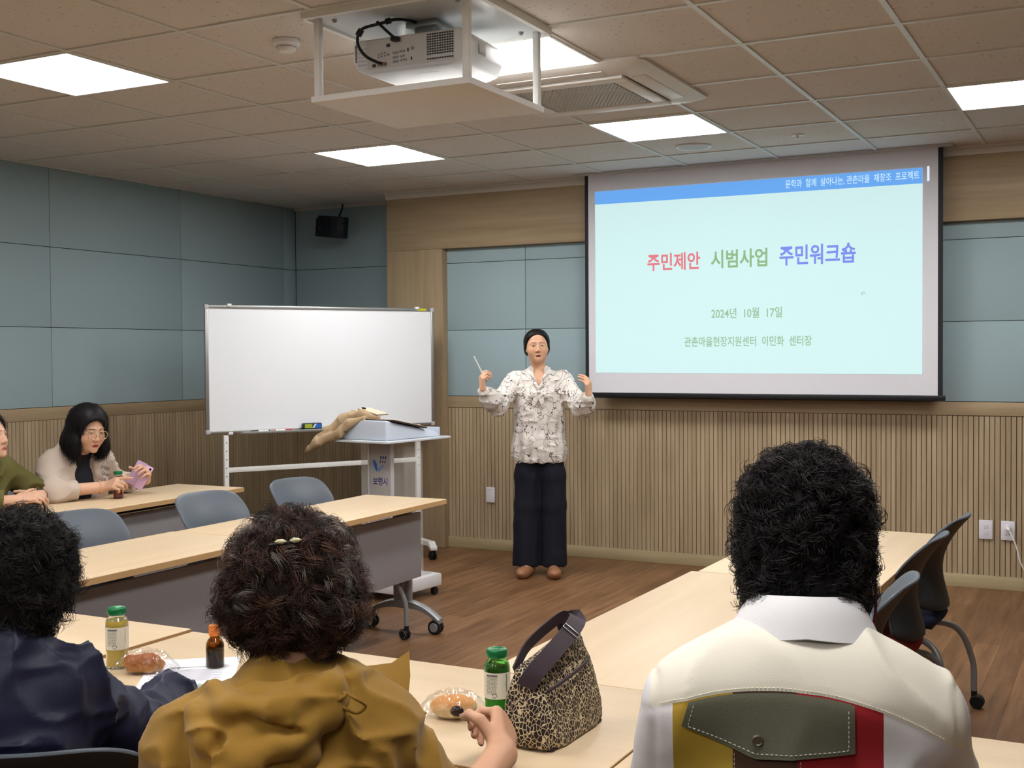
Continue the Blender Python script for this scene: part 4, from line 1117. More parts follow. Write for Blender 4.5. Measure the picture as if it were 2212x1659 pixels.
bl.cap((-.125, -.015, 1.250), (.125, -.015, 1.250), .066, None, .05).ell((0, .0, 1.12), (.160, .118, .20), None, .06)
bl.chain([(0, 0, 1.12), (0, 0, .90)], [.11, .10], .06).ell((0, 0, .93), (.160, .112, .24), None, .06).ell((0, 0, .79), (.176, .122, .16), None, .06)
bl.cap((-.02, -.03, 1.30), (.02, -.03, 1.30), .058, None, .03)
for (a, e_, w_, q) in ((rs, re, rw, 1), (ls, le, lw, -1)):
    a, e_, w_ = map(np.array, (a, e_, w_)); wd_ = e_ + (w_ - e_) * .86
    bl.cap(a, e_, .066, .058, .03).cap(e_, e_ + (w_ - e_) * .45, .060, .066, .03).cap(e_ + (w_ - e_) * .45, wd_, .064, .036, .03)
    bl.cap(wd_, wd_ + (w_ - e_) * .05, .037, .038, .01)
    bl.ell((q * .165, -.01, 1.300), (.016, .045, .020), None, .012)
bl.cap((0, 0, 1.32), (0, .03, 1.48), .050, .058, .01, 's')
def vneck(P, D):
    return np.maximum(D, -np.maximum(np.abs(P[:, 0]) - np.clip((P[:, 2] - 1.205) * .36, -.01, .05), .0 - P[:, 1]))
def pleats(P, D):
    z = P[:, 2]; a = np.arctan2(P[:, 0], P[:, 1] + .05)
    fall = np.clip((1.20 - z) / .35, 0, 1) * (np.abs(P[:, 0]) < .2)
    return D - fall * .006 * np.sin(a * 17 + 2 * np.sin(z * 6)) - .004 * fall * np.sin(a * 7 + 1.0)
bl.post = [pleats, wrinkle(.008, 14, 5, (1, 1, 1.6)), vneck, lambda P, D: np.maximum(D, .728 + .004 * np.sin(np.arctan2(P[:, 0], P[:, 1]) * 9) - P[:, 2])]
blouse = soft('blouse', bl, (-.45, -.18, .70), (.45, .40, 1.42), .0044, mbl, t)
# neck bow
bw = SDF()
bw.ell((.036, .138, 1.168), (.036, .013, .021), rotm(0, .45, 0), .006).ell((-.038, .138, 1.168), (.036, .013, .021), rotm(0, -.45, 0), .006).ell((0, .144, 1.185), (.011, .013, .013), None, .006)
bw.ell((.020, .143, 1.135), (.017, .008, .048), rotm(0, -.28, 0), .006).ell((-.018, .143, 1.132), (.017, .008, .050), rotm(0, .25, 0), .006)
for q in (-1, 1): bw.ell((q * .046, .030, 1.325), (.010, .030, .028), rotm(.5, q * .3, q * .4), .01).ell((q * .036, .075, 1.272), (.010, .024, .036), rotm(.6, q * .45, q * .5), .01).ell((q * .017, .112, 1.222), (.009, .018, .034), rotm(.6, q * .5, q * .5), .01)
soft('neck_bow', bw, (-.1, .0, 1.05), (.1, .19, 1.38), .0032, mbl, t)
# trousers
tr = SDF()
tr.ell((0, -.005, .80), (.135, .092, .16), None, .04)
for q in (-1, 1): tr.chain([(q * .070, 0, .82), (q * .080, .004, .64), (q * .083, .01, .45), (q * .088, .005, .075)], [.070, .086, .084, .088], .02)
tr.half((0, 0, 1), .86, .004).half((0, 0, -1), -.058, .004).post = [wrinkle(.008, 7, 9, (1.6, 1.6, .5))]
soft('trousers', tr, (-.22, -.16, .03), (.22, .16, .95), .006, mat('navy_trousers', S(16, 20, 34), .85, bump=.2, bscale=300), t)
shoe_pair(t, [(.085, .075, -.28), (-.088, .085, .08)], mat('tan_leather_shoes', S(152, 106, 76), .4, noise=.05, nscale=30))
# pen in the right hand, watch on the left wrist
wv = nrm(np.array(lw) - np.array(le)); wc = np.array(lw) - wv * .012
x_, y_, z_ = frame_from(wv); Rw = np.stack([x_, y_, z_], 1)
MB().lathe([(.0245, -.006), (.0285, -.006), (.0285, .006), (.0245, .006)], 28, 0, Rw, wc, False).build('wristband', mat('rose_strap', S(184, 134, 120), .4, .3), t, 60)
def local_to_world(t_, p):
    a = t_.rotation_euler[2]; c_, s_ = math.cos(a), math.sin(a); l = t_.location
    return np.array([l[0] + c_ * p[0] - s_ * p[1], l[1] + s_ * p[0] + c_ * p[1], l[2] + p[2]])
pa = local_to_world(t, np.array([.398, .290, 1.415])); pb = local_to_world(t, np.array([.322, .262, 1.255]))
pen = thing('pen', 'white pen held in the presenter\'s raised hand', 'pen', tuple((pa + pb) / 2))
pa_, pb_ = pa - (pa + pb) / 2, pb - (pa + pb) / 2
MB().cyl(pb_ * .9, pa_, .0045, 12).build('barrel', mat('pen_white', S(236, 236, 230), .35), pen)
MB().cyl(pb_, pb_ * .9, .0045, 12, 0, .002).build('tip', M_GREYM, pen)

# ================================================================ seated listeners at the front row
def shirt_ops(sd, rs, re, rw, ls, le, lw, chest=(.165, .105, .20), zc=.80, hip=.55, off=.012, arm=(.052, .045, .036), neck=True, sh=.055, belly=.0, ly=0.0):
    sd.cap((ls[0] * .8, ls[1], ls[2]), (rs[0] * .8, rs[1], rs[2]), sh + off, None, .05)
    sd.ell((0, ly + (rs[1] + ls[1]) / 2 - .01, zc), (chest[0] + off, chest[1] + off, chest[2]), None, .06)
    sd.ell((0, ly - .03 + belly, hip + .10), (.165 + off, .125 + off + belly, .17), None, .06)
    for a, e_, w_ in ((rs, re, rw), (ls, le, lw)): sd.chain([a, e_, w_], [arm[0] + off, arm[1] + off, arm[2] + off * .6], .035)
    if neck: 
        for q, a in ((1, rs), (-1, ls)): sd.cap((q * .045, a[1] - .005, a[2] + .055), (a[0] * .8, a[1], a[2] + .012), .040 + off * .5, .042 + off, .04)

# --- woman in the patchwork jacket
t = person('woman with black curls seen from behind in a cream jacket with colour patches', 3.360, -1.760, 17)
hR = head_R(-.05, -.36, 0); hc = np.array([.010, .110, 1.140]); hs_ = .84
rs, re, rw = (.170, .0, .912), (.205, .12, .70), (.12, .36, .725)
ls, le, lw = (-.165, .0, .918), (-.200, .12, .70), (-.10, .36, .725)
sd = SDF(); head_ops(sd, hc, hR, hs_); body_neck(sd, (0, -.005, .99), hc, hR, hs_, .054)
shirt_ops(sd, rs, re, rw, ls, le, lw, chest=(.12, .075, .17), arm=(.034, .034, .030), sh=.036, off=-.004); seated_legs(sd)
hand(sd, rw, (-.75, .5, .05), (0, 0, -1), 1, ((.25, .4, .3),) * 4, (.3, .2, .2)); hand(sd, lw, (.75, .5, .05), (0, 0, -1), -1, ((.25, .4, .3),) * 4, (.3, .2, .2))
for q in (-1, 1): sd.cap((q * .11, .38, .05), (q * .11, .52, .035), .04, .03, .03)
soft('body', sd, (-.36, -.22, .0), (.36, .60, 1.32), .006, M_SKIN, t, face_color(hc, hR, hs_, np.array(S(192, 146, 118))), 1)
lg = SDF(); seated_legs(lg, r=(.105, .082, .068)); lg.half((0, 0, -1), -.07); soft('trousers', lg, (-.26, -.24, .04), (.26, .55, .72), .010, mat('charcoal_trousers', S(46, 46, 52), .85), t)
shoe_pair(t, [(.11, .44, 0), (-.11, .44, 0)], M_BLACK)
jk = SDF(); shirt_ops(jk, rs, re, rw, ls, le, lw, (.150, .100, .20), .78, .50, .020, (.038, .040, .036), True, .046, ly=-.01)
jk.cap((-.045, -.008, .972), (.045, -.008, .972), .062, None, .09).cap((-.11, -.006, .948), (.11, -.006, .948), .056, None, .06).half((0, 0, -1), -.50, .006).cap((0, .05, 1.04), (0, .08, 1.2), .050, .060, .02, 's')
def jk_fold(P, D):
    # sleeve seams and the soft break where the arms meet the back
    ax = np.abs(P[:, 0]); g_ = np.exp(-((ax - (.205 - .02 * (P[:, 2] - .85))) / .006) ** 2) * (P[:, 1] < .08) * (P[:, 2] < .97)
    yk = np.abs(P[:, 2] - (.972 - 1.5 * (P[:, 0] + .03) ** 2 * (1 + 0 * ax))) 
    return D + .004 * g_ + .0022 * np.exp(-(yk / .0035) ** 2) * (P[:, 1] < .02)
jk.post = [wrinkle(.010, 9, 21, (1.2, 1, .9)), jk_fold]
mj = mat('patchwork_jacket', S(214, 210, 196), .85, bump=.15, bscale=600)
N, L, b = nodes_of(mj)
tc = N.new('ShaderNodeTexCoord'); sx = N.new('ShaderNodeSeparateXYZ'); L.new(tc.outputs['Object'], sx.inputs[0])
def mth(op, a, c=None, nn=None):
    m = nn.new('ShaderNodeMath'); m.operation = op; return m
def node_math(mm, op, a, c=None):
    N, L, _ = nodes_of(mm); q = N.new('ShaderNodeMath'); q.operation = op
    for k, v_ in enumerate((a, c)):
        if v_ is None: continue
        if isinstance(v_, (int, float)): q.inputs[k].default_value = v_
        else: L.new(v_, q.inputs[k])
    return q.outputs[0]
xx_, yy_, zz_ = sx.outputs[0], sx.outputs[1], sx.outputs[2]
mr = N.new('ShaderNodeMapRange'); mr.inputs[1].default_value = -.3; mr.inputs[2].default_value = .3; L.new(xx_, mr.inputs[0])
pos = lambda x: (x + .3) / .6
WHT, CRM, YEL, BRN, RED = S(226, 224, 226), S(232, 227, 212), S(176, 146, 52), S(74, 50, 36), S(160, 34, 40)
bands = ramp(mj, mr.outputs[0], [(0, S(226, 224, 226)), (pos(-.180), YEL), (pos(-.098), BRN), (pos(-.012), RED), (pos(.100), WHT)], 'CONSTANT')
d2 = node_math(mj, 'MULTIPLY', node_math(mj, 'POWER', node_math(mj, 'ADD', xx_, .03), 2.0), 1.5)
edge = node_math(mj, 'SUBTRACT', .972, d2)
isy = node_math(mj, 'GREATER_THAN', zz_, edge)
ins = node_math(mj, 'LESS_THAN', node_math(mj, 'ABSOLUTE', xx_), .212)
back = node_math(mj, 'LESS_THAN', yy_, .03)
yoke = node_math(mj, 'MULTIPLY', isy, ins)
mxa = N.new('ShaderNodeMix'); mxa.data_type = 'RGBA'; L.new(node_math(mj, 'MULTIPLY', back, node_math(mj, 'LESS_THAN', node_math(mj, 'ABSOLUTE', xx_), .205)), mxa.inputs[0]); mxa.inputs[6].default_value = (*WHT, 1); L.new(bands, mxa.inputs[7])
mxb = N.new('ShaderNodeMix'); mxb.data_type = 'RGBA'; L.new(yoke, mxb.inputs[0]); L.new(mxa.outputs[2], mxb.inputs[6]); mxb.inputs[7].default_value = (*CRM, 1)
slv = node_math(mj, 'MULTIPLY', node_math(mj, 'LESS_THAN', xx_, -.225), node_math(mj, 'LESS_THAN', zz_, .865))
mxc = N.new('ShaderNodeMix'); mxc.data_type = 'RGBA'; L.new(node_math(mj, 'MULTIPLY', slv, node_math(mj, 'GREATER_THAN', yy_, .06)), mxc.inputs[0]); L.new(mxb.outputs[2], mxc.inputs[6]); mxc.inputs[7].default_value = (*BRN, 1)
L.new(mxc.outputs[2], b.inputs['Base Color'])
jacket = soft('jacket', jk, (-.40, -.24, .46), (.40, .48, 1.12), .0058, mj, t)
def on_back(P2, off=.002):
    P = np.array([(p[0], -.32, p[1]) for p in P2], float); P = drop(jk, P, (0, 1, 0)); P[:, 1] -= off; return P
# pocket flap across the back, with stitching and a button
fx0, fx1 = -.155, .062
uu, vv = np.meshgrid(np.linspace(0, 1, 40), np.linspace(0, 1, 14), indexing='ij')
Xf = fx0 + (fx1 - fx0) * uu; ztop = .9705 - 1.5 * (Xf + .03) ** 2
zbot = np.where(uu < .43, .915 - .030 * uu / .43, .885 + .012 * (uu - .43) / .57)
Zf = ztop + (zbot - ztop) * vv; Xf = Xf + (-.010 * (1 - uu) + 0 * vv) * vv
Gp = on_back(np.c_[Xf.ravel(), Zf.ravel()], .006).reshape(40, 14, 3)
flap = MB().sheet(Gp, .004).build('back_flap', mat('olive_twill', S(92, 92, 76), .9, bump=.25, bscale=500), t, 60)
def stitches(poly, name, par, off, m, step=.0062, ln=.0036, r=.0006):
    mbs = MB(); P = np.asarray(poly, float); seg = np.r_[0, np.cumsum(np.linalg.norm(np.diff(P, axis=0), axis=1))]
    for s in np.arange(step, seg[-1] - step, step):
        q = [np.array([np.interp(s + d_, seg, P[:, k]) for k in range(2)]) for d_ in (-ln / 2, ln / 2)]
        Q_ = on_back(q, off); mbs.tube(Q_, r, 5)
    return mbs.build(name, m, par, 60)
M_THREAD = mat('white_thread', S(206, 204, 190), .8)
inset = lambda u_, v_: (fx0 + (fx1 - fx0) * u_ - .010 * (1 - u_) * v_, float(np.interp(u_, uu[:, 0], ztop[:, 0])) + (float(np.interp(u_, uu[:, 0], zbot[:, 0])) - float(np.interp(u_, uu[:, 0], ztop[:, 0]))) * v_)
stitches([inset(.035, .02), inset(.035, .92), inset(.43, .92), inset(.965, .92), inset(.965, .02)], 'stitching', flap, .0086, M_THREAD)
bp = on_back([inset(.44, .70)], .010)[0]
MB().lathe([(.001, 0), (.0078, 0), (.0078, .002), (.006, .0032), (.0052, .0024), (.001, .0024)], 24, 0, rotm(PI / 2), bp).build('button', mat('antique_button', S(120, 112, 100), .35, .7), flap, 40)
xs = np.linspace(-.20, .19, 60); stitches(np.c_[xs, .972 - 1.5 * (xs + .03) ** 2 + .004], 'yoke_stitching', t, .0008, mat('cream_thread', S(236, 230, 210), .8), .0055, .0038, .0007)
for x0_, nm in ((-.098, 'brown'), (-.012, 'red')):
    zz2 = np.linspace(.89, .70, 20); stitches(np.c_[np.full(20, x0_ + .004), zz2], 'panel_stitching', t, .0008, M_THREAD, .006, .0038, .0006)
# stand-up collar folded over
cg = []
for a in np.linspace(-2.2, 2.2, 49):
    rr_ = np.array([(.062, 1.015), (.061, 1.055), (.060, 1.080), (.064, 1.086), (.074, 1.078), (.086, 1.056), (.096 + .008 * abs(a) * .4, 1.036 - .010 * abs(a))])
    cg.append([(.004 + r_ * 1.02 * math.sin(a) * 1.06, .024 - r_ * 1.0 * math.cos(a), z - .005 * a * a) for r_, z in rr_])
col_ = MB().sheet(np.array(cg), .004).build('collar', mat('white_twill', S(226, 225, 228), .85, bump=.15, bscale=600), t, 70)
# hair
hf = SDF(); X = lambda *p: hc + hR @ (np.array(p) * hs_)
hf.ell(X(0, -.014, .040), np.array((.092, .110, .100)), hR, .02).ell(X(0, -.045, -.035), np.array((.090, .070, .085)), hR, .03)
hf.cap(X(-.045, -.062, -.095), X(.045, -.062, -.095), .034, None, .03).ell(X(.068, .0, -.045), np.array((.026, .05, .07)), hR, .02).ell(X(-.068, .0, -.045), np.array((.026, .05, .07)), hR, .02)
hf.ell(X(0, .10, -.05), np.array((.062, .07, .11)), hR, .01, 's'); hf.post = [lambda P, D: D - .010 * (vnoise(P * 34, 4) - .5)]
HBK = np.array([S(17, 15, 17), S(24, 21, 23), S(36, 31, 32), S(52, 46, 46)])
hair_mesh('hair', hf, hc - .2, hc + .2, .006, t, S(14, 12, 14), 1700, 8, .036, .0080, 1.3, .0006, HBK, 31, lambda V: V[:, 1] < hc[1] + .09, 14, .008, .30, .12, .0026)
cp = bez([(.103, .085, 1.165), (.108, .065, 1.10), (.107, .055, 1.04), (.096, .05, .99), (.088, .06, .95)], 10)
MB().tube(cp, .0022, 8).build('glasses_cord', mat('wine_red_cord', S(110, 24, 38), .6), t)
bx, by = back_at(3.37, -1.98, 107); chair(bx, by, 107, 'slate office chair under the woman in the patchwork jacket')

# --- woman in the mustard parka
t = person('woman with short curly greying hair and a hair clip, in a mustard hooded parka', 2.690, -2.055, 34)
hR = head_R(.10, -.06, 0); hc = np.array([-.002, .060, 1.072]); hs_ = .87
rs, re, rw = (.135, .0, .868), (.220, .05, .69), (.335, .275, .738)
ls, le, lw = (-.140, .0, .860), (-.215, .12, .69), (-.08, .36, .735)
sd = SDF(); head_ops(sd, hc, hR, hs_); body_neck(sd, (0, -.005, .93), hc, hR, hs_, .052)
shirt_ops(sd, rs, re, rw, ls, le, lw, chest=(.12, .075, .17), arm=(.034, .034, .030), sh=.036, zc=.76, off=-.004); seated_legs(sd)
hand(sd, rw, (.12, .85, .34), (-.80, .15, -.45), 1, ((.95, 1.35, .8), (1.0, 1.4, .8), (1.05, 1.4, .8), (1.1, 1.4, .8)), (.35, .75, .6), .98, .0)
hand(sd, lw, (.6, .6, .0), (0, 0, -1), -1, ((.25, .4, .3),) * 4, (.3, .2, .2))
for q in (-1, 1): sd.cap((q * .11, .38, .05), (q * .11, .52, .035), .04, .03, .03)
soft('body', sd, (-.34, -.22, .0), (.40, .60, 1.20), .0042, M_SKIN, t, face_color(hc, hR, hs_, np.array(S(206, 158, 128))), 1)
lg = SDF(); seated_legs(lg, r=(.105, .082, .068)); lg.half((0, 0, -1), -.07); soft('trousers', lg, (-.26, -.24, .04), (.26, .55, .72), .010, _MATS['charcoal_trousers'], t)
shoe_pair(t, [(.11, .44, 0), (-.11, .44, 0)], M_BLACK)
mm = mat('mustard_cotton', S(150, 112, 36), .8, sheen=.15, noise=.05, nscale=5, bump=.12, bscale=500)
pk = SDF(); shirt_ops(pk, rs, re, rw, ls, le, lw, (.140, .095, .18), .74, .48, .020, (.038, .044, .034), True, .046, ly=-.01)
cw = np.array(rw) - np.array(re); cw_ = np.array(re) + cw * .46; pk.cap(cw_ - cw * .06, cw_ + cw * .02, .040, .041, .012)
pk.cap((-.025, -.005, .935), (.025, -.005, .935), .056, None, .05).half((0, 0, -1), -.46, .006).cap((0, .035, .965), (0, .07, 1.15), .044, .062, .02, 's'); pk.cap(cw_ + cw * .30, cw_ + cw * .75, .080, .080, .008, 's')
pk.post = [wrinkle(.016, 10.0, 41, (1.5, 1.2, .7), .005, 22), wrinkle(.010, 17.0, 43, (.8, 1.0, 1.4))]
soft('parka', pk, (-.38, -.24, .42), (.42, .46, 1.05), .0055, mm, t)
# hood lying on the back: a gathered heap of folds
hd = SDF()
A = lambda *p: np.array(p, float)
hd.ell((-.020, -.040, .935), (.105, .062, .040), None, .02).ell((-.045, -.088, .880), (.090, .042, .070), rotm(-.25, 0, 0), .03).ell((-.085, -.108, .825), (.058, .036, .062), rotm(-.1, .25, 0), .02).ell((-.020, -.112, .830), (.050, .028, .050), rotm(-.1, -.55, 0), .02)
hd.chain([A(.088, -.025, .955), A(.052, -.082, .928), A(-.005, -.120, .895), A(-.060, -.136, .880), A(-.110, -.110, .900), A(-.128, -.060, .930)], [.012, .018, .020, .017, .018, .014], .010)
hd.chain([A(.075, .0, .962), A(.055, -.070, .958), A(-.010, -.105, .940), A(-.075, -.100, .945), A(-.105, -.050, .960)], [.012, .016, .017, .018, .016], .010)
hd.chain([A(-.060, -.140, .878), A(-.110, -.142, .845), A(-.135, -.118, .800), A(-.125, -.108, .760)], [.012, .017, .018, .012], .010).chain([A(-.055, -.140, .878), A(-.070, -.152, .835), A(-.060, -.146, .790)], [.011, .016, .012], .010)
hd.chain([A(-.050, -.138, .880), A(-.015, -.146, .850), A(.010, -.134, .815)], [.011, .015, .010], .010)
hd.ell((-.018, -.128, .924), (.048, .022, .010), rotm(0, .28, 0), .010, 's').ell((-.085, -.135, .918), (.010, .020, .028), rotm(0, .3, 0), .008, 's')
def hood_gathers(P, D):
    dx, dz = P[:, 0] + .058, P[:, 2] - .880
    a = np.arctan2(dx, dz); rr_ = np.hypot(dx, dz)
    w = np.clip(rr_ / .035, 0, 1) * np.clip((.13 - rr_) / .05, 0, 1) * (P[:, 1] < -.03) * np.clip(.35 - dz / .05 + dx / .12, .08, 1)
    return D - .012 * w * (np.abs(np.sin(a * 3.3 + 1.2 * np.sin(a * 2.3 + 1) + 2.0 * np.sin(rr_ * 30))) ** .7 - .6)
hd.post = [hood_gathers, wrinkle(.011, 21, 47, (1, 1, 1))]
hood = soft('hood', hd, (-.20, -.22, .70), (.20, .12, 1.03), .0036, mm, t)
lp = bez([A(.070, -.068, .956), A(.090, -.092, .950), A(.106, -.085, .936), A(.094, -.085, .926), A(.074, -.088, .936)], 8)
MB().tube(lp, .0022, 8).tube(bez([A(.06, -.072, .955), A(.078, -.084, .952), A(.060, -.092, .944)], 6), .0035, 8).build('drawstring', mat('mustard_cord', S(140, 104, 34), .8), hood)
fl = np.array([[A(.065, .05, .955), A(.14, .075, .952)], [A(.10, .02, .935), A(.160, .045, .940)], [A(.115, -.01, .915), A(.175, .03, .945)]])
MB().sheet(np.array([[A(.070, .04, .968), A(.105, .05, .955), A(.145, .065, .955), A(.172, .070, .972)], [A(.085, .00, .955), A(.115, .015, .940), A(.150, .035, .937), A(.172, .045, .940)], [A(.095, -.03, .940), A(.120, -.01, .925), A(.150, .015, .920), A(.168, .030, .918)]]), .004).build('collar_tab', mm, t, 70)
# dark neck band of the shirt underneath
cg = [[(r_ * math.sin(a) * 1.05, .028 - r_ * math.cos(a), z) for r_, z in ((.064, .93), (.062, .970), (.060, .985), (.056, .97))] for a in np.linspace(-2.5, 2.5, 41)]
MB().sheet(np.array(cg), .003).build('shirt_collar', mat('black_knit', S(20, 20, 26), .9), t, 70)
hf = SDF(); X = lambda *p: hc + hR @ (np.array(p) * hs_)
hf.ell(X(0, -.014, .034), np.array((.088, .102, .088)), hR, .02).ell(X(0, -.035, -.018), np.array((.101, .085, .062)), hR, .03).ell(X(0, -.050, -.062), np.array((.056, .046, .030)), hR, .03)
hf.ell(X(0, .10, -.05), np.array((.062, .07, .11)), hR, .01, 's'); hf.post = [lambda P, D: D - .012 * (vnoise(P * 30, 14) - .5)]
HBR = np.array([S(40, 29, 26), S(58, 40, 34), S(84, 58, 48), S(48, 36, 33), S(104, 76, 64), S(134, 126, 120), S(66, 46, 40)])
def pm_flow(P):
    q = P - X(0, -.05, .075); return np.stack([q[:, 0] * 12, q[:, 1] * 2, q[:, 2] * 2], 1)
hair_mesh('hair', hf, hc - .2, hc + .2, .006, t, S(28, 20, 18), 1000, 15, .036, .0075, .95, .0004, HBR, 33, lambda V: (V[:, 1] < hc[1] + .09) & (V[:, 2] > hc[2] - .070), 13, .008, .30, .14, .0028, pm_flow)
# hair clip
cpz = X(-.008, -.103, .082)
clip = MB().box((0, 0, 0), (.056, .004, .004), 0, rotm(0, -.10, 0), .001).build('hair_clip', M_BLACK, t)
clip.location = tuple(cpz + np.array([0, -.020, .012])); mgem = mat('pearl_gem', S(206, 200, 160), .2, coat=.6)
MB().lathe([(.0006, -.009), (.0032, -.005), (.0040, .002), (.0006, .008)], 12, 0, rotm(0, PI / 2), (-.0100, -.004, .003)).lathe([(.0006, -.008), (.0040, -.002), (.0032, .005), (.0006, .009)], 12, 0, rotm(0, PI / 2), (.0100, -.004, .0045)).build('gem', mgem, clip)
bx, by = back_at(2.85, -2.26, 124); chair(bx, by, 124, 'slate office chair under the woman in the mustard parka')

# --- person in the navy jacket
t = person('person in a navy jacket with thinning black curls, at the left border', 2.050, -2.060, 34)
hR = head_R(-.12, -.10, 0); hc = np.array([.040, .060, 1.035]); hs_ = .88
rs, re, rw = (.128, .01, .856), (.205, .19, .700), (.232, .44, .720)
ls, le, lw = (-.150, .01, .878), (-.225, .15, .70), (-.08, .36, .735)
sd = SDF(); head_ops(sd, hc, hR, hs_); body_neck(sd, (0, -.005, .94), hc, hR, hs_, .054)
shirt_ops(sd, rs, re, rw, ls, le, lw, chest=(.12, .075, .17), arm=(.034, .034, .030), sh=.036, zc=.77, off=-.004); seated_legs(sd)
hand(sd, rw, (-.2, .9, .0), (0, 0, -1), 1, ((.25, .4, .3),) * 4, (.3, .2, .2)); hand(sd, lw, (.6, .6, .0), (0, 0, -1), -1, ((.25, .4, .3),) * 4, (.3, .2, .2))
for q in (-1, 1): sd.cap((q * .11, .38, .05), (q * .11, .52, .035), .04, .03, .03)
soft('body', sd, (-.34, -.22, .0), (.36, .64, 1.21), .006, M_SKIN, t, face_color(hc, hR, hs_, np.array(S(196, 150, 122))), 1)
lg = SDF(); seated_legs(lg, r=(.105, .082, .068)); lg.half((0, 0, -1), -.07); soft('trousers', lg, (-.26, -.24, .04), (.26, .55, .72), .010, _MATS['charcoal_trousers'], t)
shoe_pair(t, [(.11, .44, 0), (-.11, .44, 0)], M_BLACK)
mn = mat('navy_nylon', S(26, 30, 56), .5, spec=.4, bump=.15, bscale=300)
nj = SDF(); shirt_ops(nj, rs, re, rw, ls, le, lw, (.145, .10, .19), .75, .48, .022, (.040, .042, .034), True, .046, ly=-.01)
nj.cap((-.03, .0, .935), (.03, .0, .935), .060, None, .05).half((0, 0, -1), -.46, .006)
nj.cap((0, .045, .975), (0, .07, 1.15), .046, .060, .02, 's')
nj.post = [wrinkle(.015, 11, 61, (1.3, 1, .7), .004, 26), wrinkle(.009, 19, 63, (.8, 1, 1.4))]
soft('jacket', nj, (-.38, -.24, .42), (.40, .58, 1.05), .006, mn, t)
cg = [[(r_ * math.sin(a) * 1.05, .028 - r_ * math.cos(a), z) for r_, z in ((.074, .93), (.073, .965), (.071, .985), (.066, .985), (.062, .95))] for a in np.linspace(-2.4, 2.4, 41)]
MB().sheet(np.array(cg), .005).build('collar', mn, t, 70)
cg = [[(r_ * math.sin(a) * 1.05, .028 - r_ * math.cos(a), z) for r_, z in ((.062, .95), (.0615, .988), (.059, 1.002), (.055, .985))] for a in np.linspace(-2.4, 2.4, 41)]
MB().sheet(np.array(cg), .003).build('shirt_collar', mat('teal_knit', S(20, 84, 76), .9), t, 70)
hf = SDF(); X = lambda *p: hc + hR @ (np.array(p) * hs_)
hf.ell(X(0, -.014, .034), np.array((.088, .104, .090)), hR, .02).ell(X(0, -.04, -.035), np.array((.090, .076, .075)), hR, .03)
hf.ell(X(0, .10, -.05), np.array((.062, .07, .11)), hR, .01, 's').ell(X(.08, .02, -.07), np.array((.030, .055, .05)), hR, .01, 's'); hf.post = [lambda P, D: D - .010 * (vnoise(P * 30, 24) - .5)]
hair_mesh('hair', hf, hc - .2, hc + .2, .006, t, S(20, 17, 18), 1500, 8, .034, .0065, .9, .0005, np.array([S(18, 16, 18), S(28, 25, 26), S(44, 38, 36)]), 35, lambda V: V[:, 1] < hc[1] + .09, 12, .008, .25, .14, .0028)
bx, by = back_at(2.195, -2.105, 126); chair(bx, by, 126, 'slate office chair under the person in the navy jacket', M_NAVYF)
# ================================================================ the two people in the far left row
def fit_hand_w(x, y, z, t_):
    a = t_.rotation_euler[2]; c_, s_ = math.cos(a), math.sin(a); l = t_.location; d = np.array([x - l[0], y - l[1], z])
    return np.array([c_ * d[0] + s_ * d[1], -s_ * d[0] + c_ * d[1], z])
t = person('woman with a black bob and glasses in a beige blazer, looking at a lilac phone', -1.215, 1.085, -108)
LADY = t
G = lambda x, y, z: fit_hand_w(x, y, z, t)
hR = head_R(.08, -.22, 0); hc = np.array([.0, .235, 1.055]); hs_ = .92
rs, re, rw = (.150, .08, .865), tuple(G(-1.07, .855, .745)), tuple(G(-.955, 1.075, .752))
ls, le, lw = (-.150, .08, .868), tuple(G(-1.14, 1.32, .745)), tuple(G(-.925, 1.335, .765))
sd = SDF(); head_ops(sd, hc, hR, hs_, 1.12); body_neck(sd, (0, .06, .91), hc, hR, hs_, .052)
shirt_ops(sd, rs, re, rw, ls, le, lw, chest=(.12, .08, .17), sh=.036, off=-.006, arm=(.034, .040, .033), ly=.02); seated_legs(sd, kz=.50)
rtip = hand(sd, rw, (-.30, .75, .25), (-.75, .25, -.35), 1, ((.35, .2, .1), (.9, 1.0, .5), (1.0, 1.1, .5), (1.1, 1.1, .5)), (.4, .3, .2), .95)
ltip = hand(sd, lw, (.20, .55, .55), (.85, .30, -.1), -1, ((.55, .7, .5), (.6, .75, .5), (.65, .8, .5), (.7, .8, .5)), (.5, .3, .2), .95)
for q in (-1, 1): sd.cap((q * .11, .38, .05), (q * .11, .52, .035), .04, .03, .03)
soft('body', sd, (-.42, -.22, .0), (.42, .72, 1.20), .0042, M_SKIN, t, face_color(hc, hR, hs_, np.array(S(216, 172, 146)), np.array(S(176, 78, 74)), np.array(S(52, 38, 34))), 1)
lg = SDF(); seated_legs(lg, r=(.105, .082, .068)); lg.half((0, 0, -1), -.07); soft('trousers', lg, (-.26, -.24, .04), (.26, .55, .72), .010, _MATS['charcoal_trousers'], t)
shoe_pair(t, [(.11, .44, 0), (-.11, .44, 0)], M_BLACK)
tp = SDF(); tp.ell((0, .085, .76), (.135, .095, .20), None, .05).cap((-.06, .07, .890), (.06, .07, .890), .064, None, .03).cap((0, .085, .92), (0, .125, .950), .068, None, .03).half((0, 0, -1), -.50)
mt_ = mat('black_sequin_top', S(26, 28, 38), .7)
soft('top', tp, (-.22, -.12, .48), (.22, .28, 1.02), .006, mt_, t)
bz = SDF(); shirt_ops(bz, rs, re, rw, ls, le, lw, (.145, .100, .20), .76, .47, .018, (.040, .042, .036), True, .048, ly=.02)
bz.cap((-.04, .06, .935), (.04, .06, .935), .060, None, .04)
bz.cap((0, .185, .97), (0, .185, .50), .050, .045, .012, 's').cap((0, .12, .97), (0, .15, 1.2), .056, .065, .02, 's')
